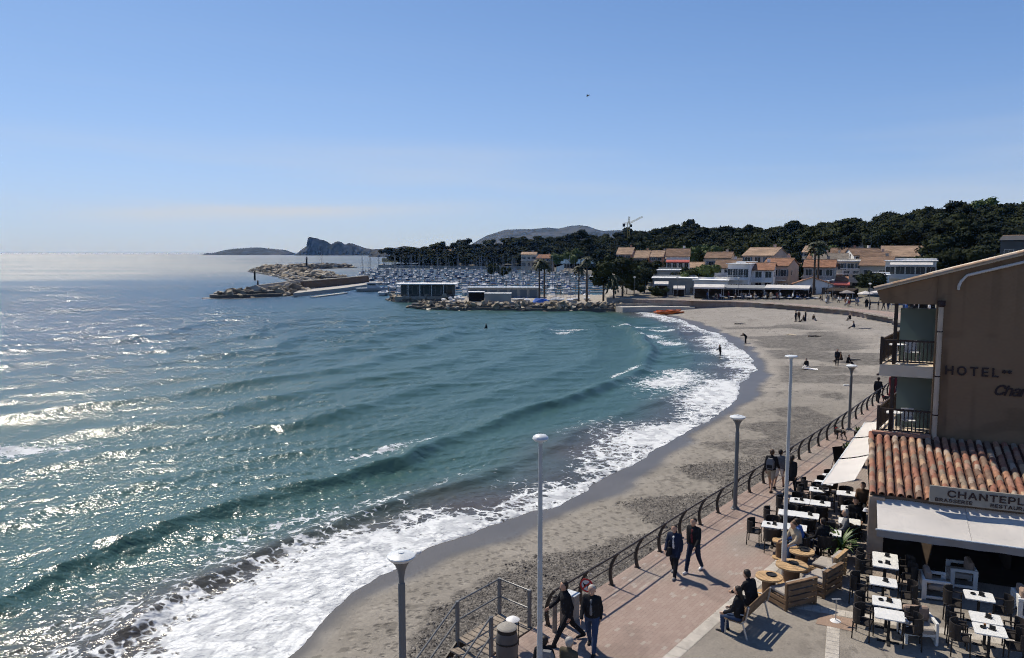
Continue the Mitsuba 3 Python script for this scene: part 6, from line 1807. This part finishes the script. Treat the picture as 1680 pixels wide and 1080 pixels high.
# dinghies and kayaks ashore
ding = [('hull', proto(hull_mesh(4.2, 1.5, .45), 40), 'hull_white'), ('mast', proto(tube([(.5, 0, .3), (.5, 0, 6.0)], [.04, .025], 5)), 'mast_metal'), ('boom', proto(tube([(.5, 0, .9), (-1.6, 0, .85)], .05, 5)), 'sail_blue')]
for i, (x, y) in enumerate(((9.5, 171), (11.2, 172.3), (13, 170.6), (14.6, 175), (3.4, 171.5), (1.6, 173.2), (17.5, 177), (10.2, 176))):
    k = thing('sailing_dinghy', 'small white sailing dinghy parked ashore on the mole', 'dinghy', 'white dinghies parked on the mole')
    for n_, d_, m_ in ding:
        obj(n_, d_, m_, k, M=place(x, y, ZM + .1, 70 + bo.normal() * 15))
kay = proto(cat(mv(hull_mesh(3.4, .72, .26), np.eye(4))), 40)
seat = proto(bx(-.5, .5, -.18, .18, .27, .30))
for i in range(10):
    k = thing('kayak', 'orange kayak lying on the sand near the mole', 'kayak', 'orange kayaks beside the mole')
    x, y = 30.0 + (i % 5) * .75 + bo.normal() * .2, 152.2 + (i // 5) * 2.0 + bo.normal() * .3
    zz = bz(x, y) + .12 + (.25 if i % 3 == 0 else 0)
    M = place(x, y, zz, 20 + bo.normal() * 22)
    obj('hull', kay, 'kayak_orange', k, M=M)
    obj('seat', seat, 'black', k, M=M)
for x, y, h, l in ((11.6, 170.2, 8.5, 'white flag on a tall pole at the mole'), (8.4, 185, 7.5, 'small white flag on a pole beside the boat shed'), (-10.5, 181, 6.5, 'bare white flagpole beside the clubhouse')):
    k = thing('flagpole', l, 'flag')
    obj('pole', tube([(x, y, ZM), (x, y, ZM + h)], .05, 6), 'frame_white', k)
    if 'bare' not in l:
        fx = np.linspace(0, 1.7, 8)
        v = np.array([(x - a, y + .12 * math.sin(a * 5), ZM + h - .1 - b - .35 * a) for b in (0, 1.1) for a in fx])
        f_ = [[i, i + 1, i + 9] for i in range(7)] + [[i, i + 9, i + 8] for i in range(7)]
        obj('cloth', shell(trimesh.Trimesh(v, f_, process=False), .01), 'table_white', k)
for i, (x, y) in enumerate(((36, 166), (48, 161.5), (61, 147), (62.5, 133), (64, 152), (27, 168))):
    k = thing('promenade_lamp', 'slim dark lamp of the far promenade', 'street lamp', 'slim lamps of the far promenade')
    obj('pole', tube([(x, y, -.9), (x, y, 4.4)], .05, 6), 'lamp_grey', k)
    obj('head', lathe([(.05, 4.4), (.3, 4.65), (.3, 4.72), (0, 4.8)], 10, (x, y, 0)), 'lamp_white', k)
seawall = thing('slipway', 'low pale concrete slipway at the inner corner of the beach', 'slipway')
obj('slab', prism(Polygon([(23, 158), (31, 159.5), (38, 158), (38.5, 160.2), (30, 162.5), (22, 161)]), -2.6, -1.25), 'pale_stone', seawall)
obj('kerb', prism(Polygon([(22, 161.2), (30, 162.7), (38.5, 160.4), (38.5, 160.8), (30, 163.1), (22, 161.6)]), -2.6, -.75), 'wall_concrete', seawall)

# ---------------------------------------------------------------- far shores
mat('far_rock', proc(lambda p, n, uv: mix((.022, .028, .028), (.055, .056, .054), smoothstep(.4, .62, fbm(p.x * .012, p.y * .012, p.z * .03, 4)))), .95, .1)


def ridge(xs, zs, y0, depth, seed, rough, ny=36, nx=260):
    gx = np.linspace(xs[0], xs[-1], nx)
    gz = np.interp(gx, xs, zs)
    q = np.linspace(-1, 1, ny)
    GX, Q = np.meshgrid(gx, q, indexing='ij')
    prof = np.maximum(1 - np.abs(Q) ** 1.3, 0)
    n = nfbm(np.stack([GX / depth * 5, Q * 4, GX * 0], -1), 5, seed) - .5
    Z = -4 + (gz[:, None] + 4) * prof * (1 + rough * n * (1 - prof) * 2.2) + rough * 12 * n * prof * (1 - prof)
    XX = GX + rough * depth * .05 * n
    YY = y0 + Q * depth * (1 + .2 * n)
    i, j = np.meshgrid(np.arange(nx - 1), np.arange(ny - 1), indexing='ij')
    k = i * ny + j
    f = np.stack([np.stack([k, k + ny, k + ny + 1], -1), np.stack([k, k + ny + 1, k + 1], -1)], -2).reshape(-1, 3)
    return trimesh.Trimesh(np.stack([XX, YY, Z], -1).reshape(-1, 3), f, process=False)


px2 = lambda px, d: (px - 840) / 1250 * d
hz = lambda y, d: 10 + (415 - y) / 1250 * d
isl = [(355, 416), (372, 410.5), (385, 408.5), (400, 407.5), (416, 406.3), (428, 406), (440, 407.5), (455, 409), (468, 410), (480, 416)]
struct('island', ridge([px2(a, 4600) for a, b in isl], [hz(b, 4600) for a, b in isl], 4600, 260, 3, .5), 'far_rock', 'low dark wooded island on the horizon', smooth=True)
isl2 = [(339, 416), (344, 414.6), (350, 416)]
struct('islet', ridge([px2(a, 4600) for a, b in isl2], [hz(b, 4600) for a, b in isl2], 4600, 30, 4, .3, 10, 40), 'far_rock', 'tiny rock islet left of the island', smooth=True)
bec = [(489, 416), (496, 410), (505, 404), (507.2, 403), (507.5, 390.5), (510.5, 388.8), (516, 390.2), (523, 391.2), (527, 393.3), (533, 394), (539, 397), (545, 401), (551, 397.5), (556, 396), (562, 397.5), (568, 401.5), (573, 399), (580, 399.5), (590, 403.5), (600, 407), (612, 409), (624, 408.5), (636, 409.5), (650, 411), (700, 412), (760, 416)]
struct('headland', ridge([px2(a, 3600) for a, b in bec], [hz(b, 3600) for a, b in bec], 3600, 60, 5, .35, 40, 520), 'far_rock', 'rocky headland with a beaked cliff on the horizon', smooth=True)
town_far = [(610, 413), (640, 409), (655, 405.5), (664, 403.5), (675, 405), (690, 407), (720, 408), (780, 409), (840, 412)]
struct('wooded_point', ridge([px2(a, 2300) for a, b in town_far], [hz(b, 2300) for a, b in town_far], 2300, 50, 6, .5), 'far_rock', 'low wooded point in front of the headland', smooth=True)
mt_ = [(740, 414), (770, 404), (788, 392.5), (800, 386.5), (818, 381), (829, 377.5), (850, 376.5), (870, 376.5), (898, 374), (915, 375.5), (932, 371.5), (948, 370), (962, 372), (975, 376.5), (988, 379.5), (1000, 378.5), (1015, 378), (1030, 379.5), (1050, 380), (1080, 383), (1140, 390), (1250, 402)]
struct('mountains', ridge([px2(a, 5200) for a, b in mt_], [hz(b, 5200) for a, b in mt_], 5200, 900, 7, .5, 50, 320), 'far_rock', 'blue grey mountain ridge behind the marina trees', smooth=True)
gl_ = thing('seagull', 'tiny gull gliding in the middle of the sky', 'bird')
gw = trimesh.Trimesh([(-.55, 0, .12), (-.25, .1, .16), (0, .12, 0), (.25, .1, .16), (.55, 0, .12), (.25, -.08, .14), (0, -.12, 0), (-.25, -.08, .14)], [[0, 7, 1], [1, 7, 6], [1, 6, 2], [2, 6, 5], [2, 5, 3], [3, 5, 4]], process=False)
g2 = hullof([((0, .2, 0), .05), ((0, -.22, .01), .03)], 6)
for nm_, m_, c_ in (('wings', shell(gw, .015), 'cloth_grey'), ('body', tm(g2), 'cloth_grey')):
    obj(nm_, m_, c_, gl_, M=T().translate([5.9, 60.5, 22.1]).rotate([0, 1, 0], -20).rotate([0, 0, 1], 60).scale(.62))

# ---------------------------------------------------------------- air
scene['air'] = {'type': 'homogeneous', 'albedo': {'type': 'rgb', 'value': [.88, .94, .98]}, 'sigma_t': {'type': 'rgb', 'value': [HAZE * .55, HAZE, HAZE * 1.9]}}
scene['haze'] = {'type': 'cube', 'to_world': T().translate([0, 17000, 98.5]).scale([40000, 19000, 103.5]), 'bsdf': {'type': 'null'}, 'interior': {'type': 'ref', 'id': 'air'}}
tag('haze', 'thin blue haze over the bay', 'haze', kind='stuff')
scene['camera']['medium'] = {'type': 'ref', 'id': 'air'}
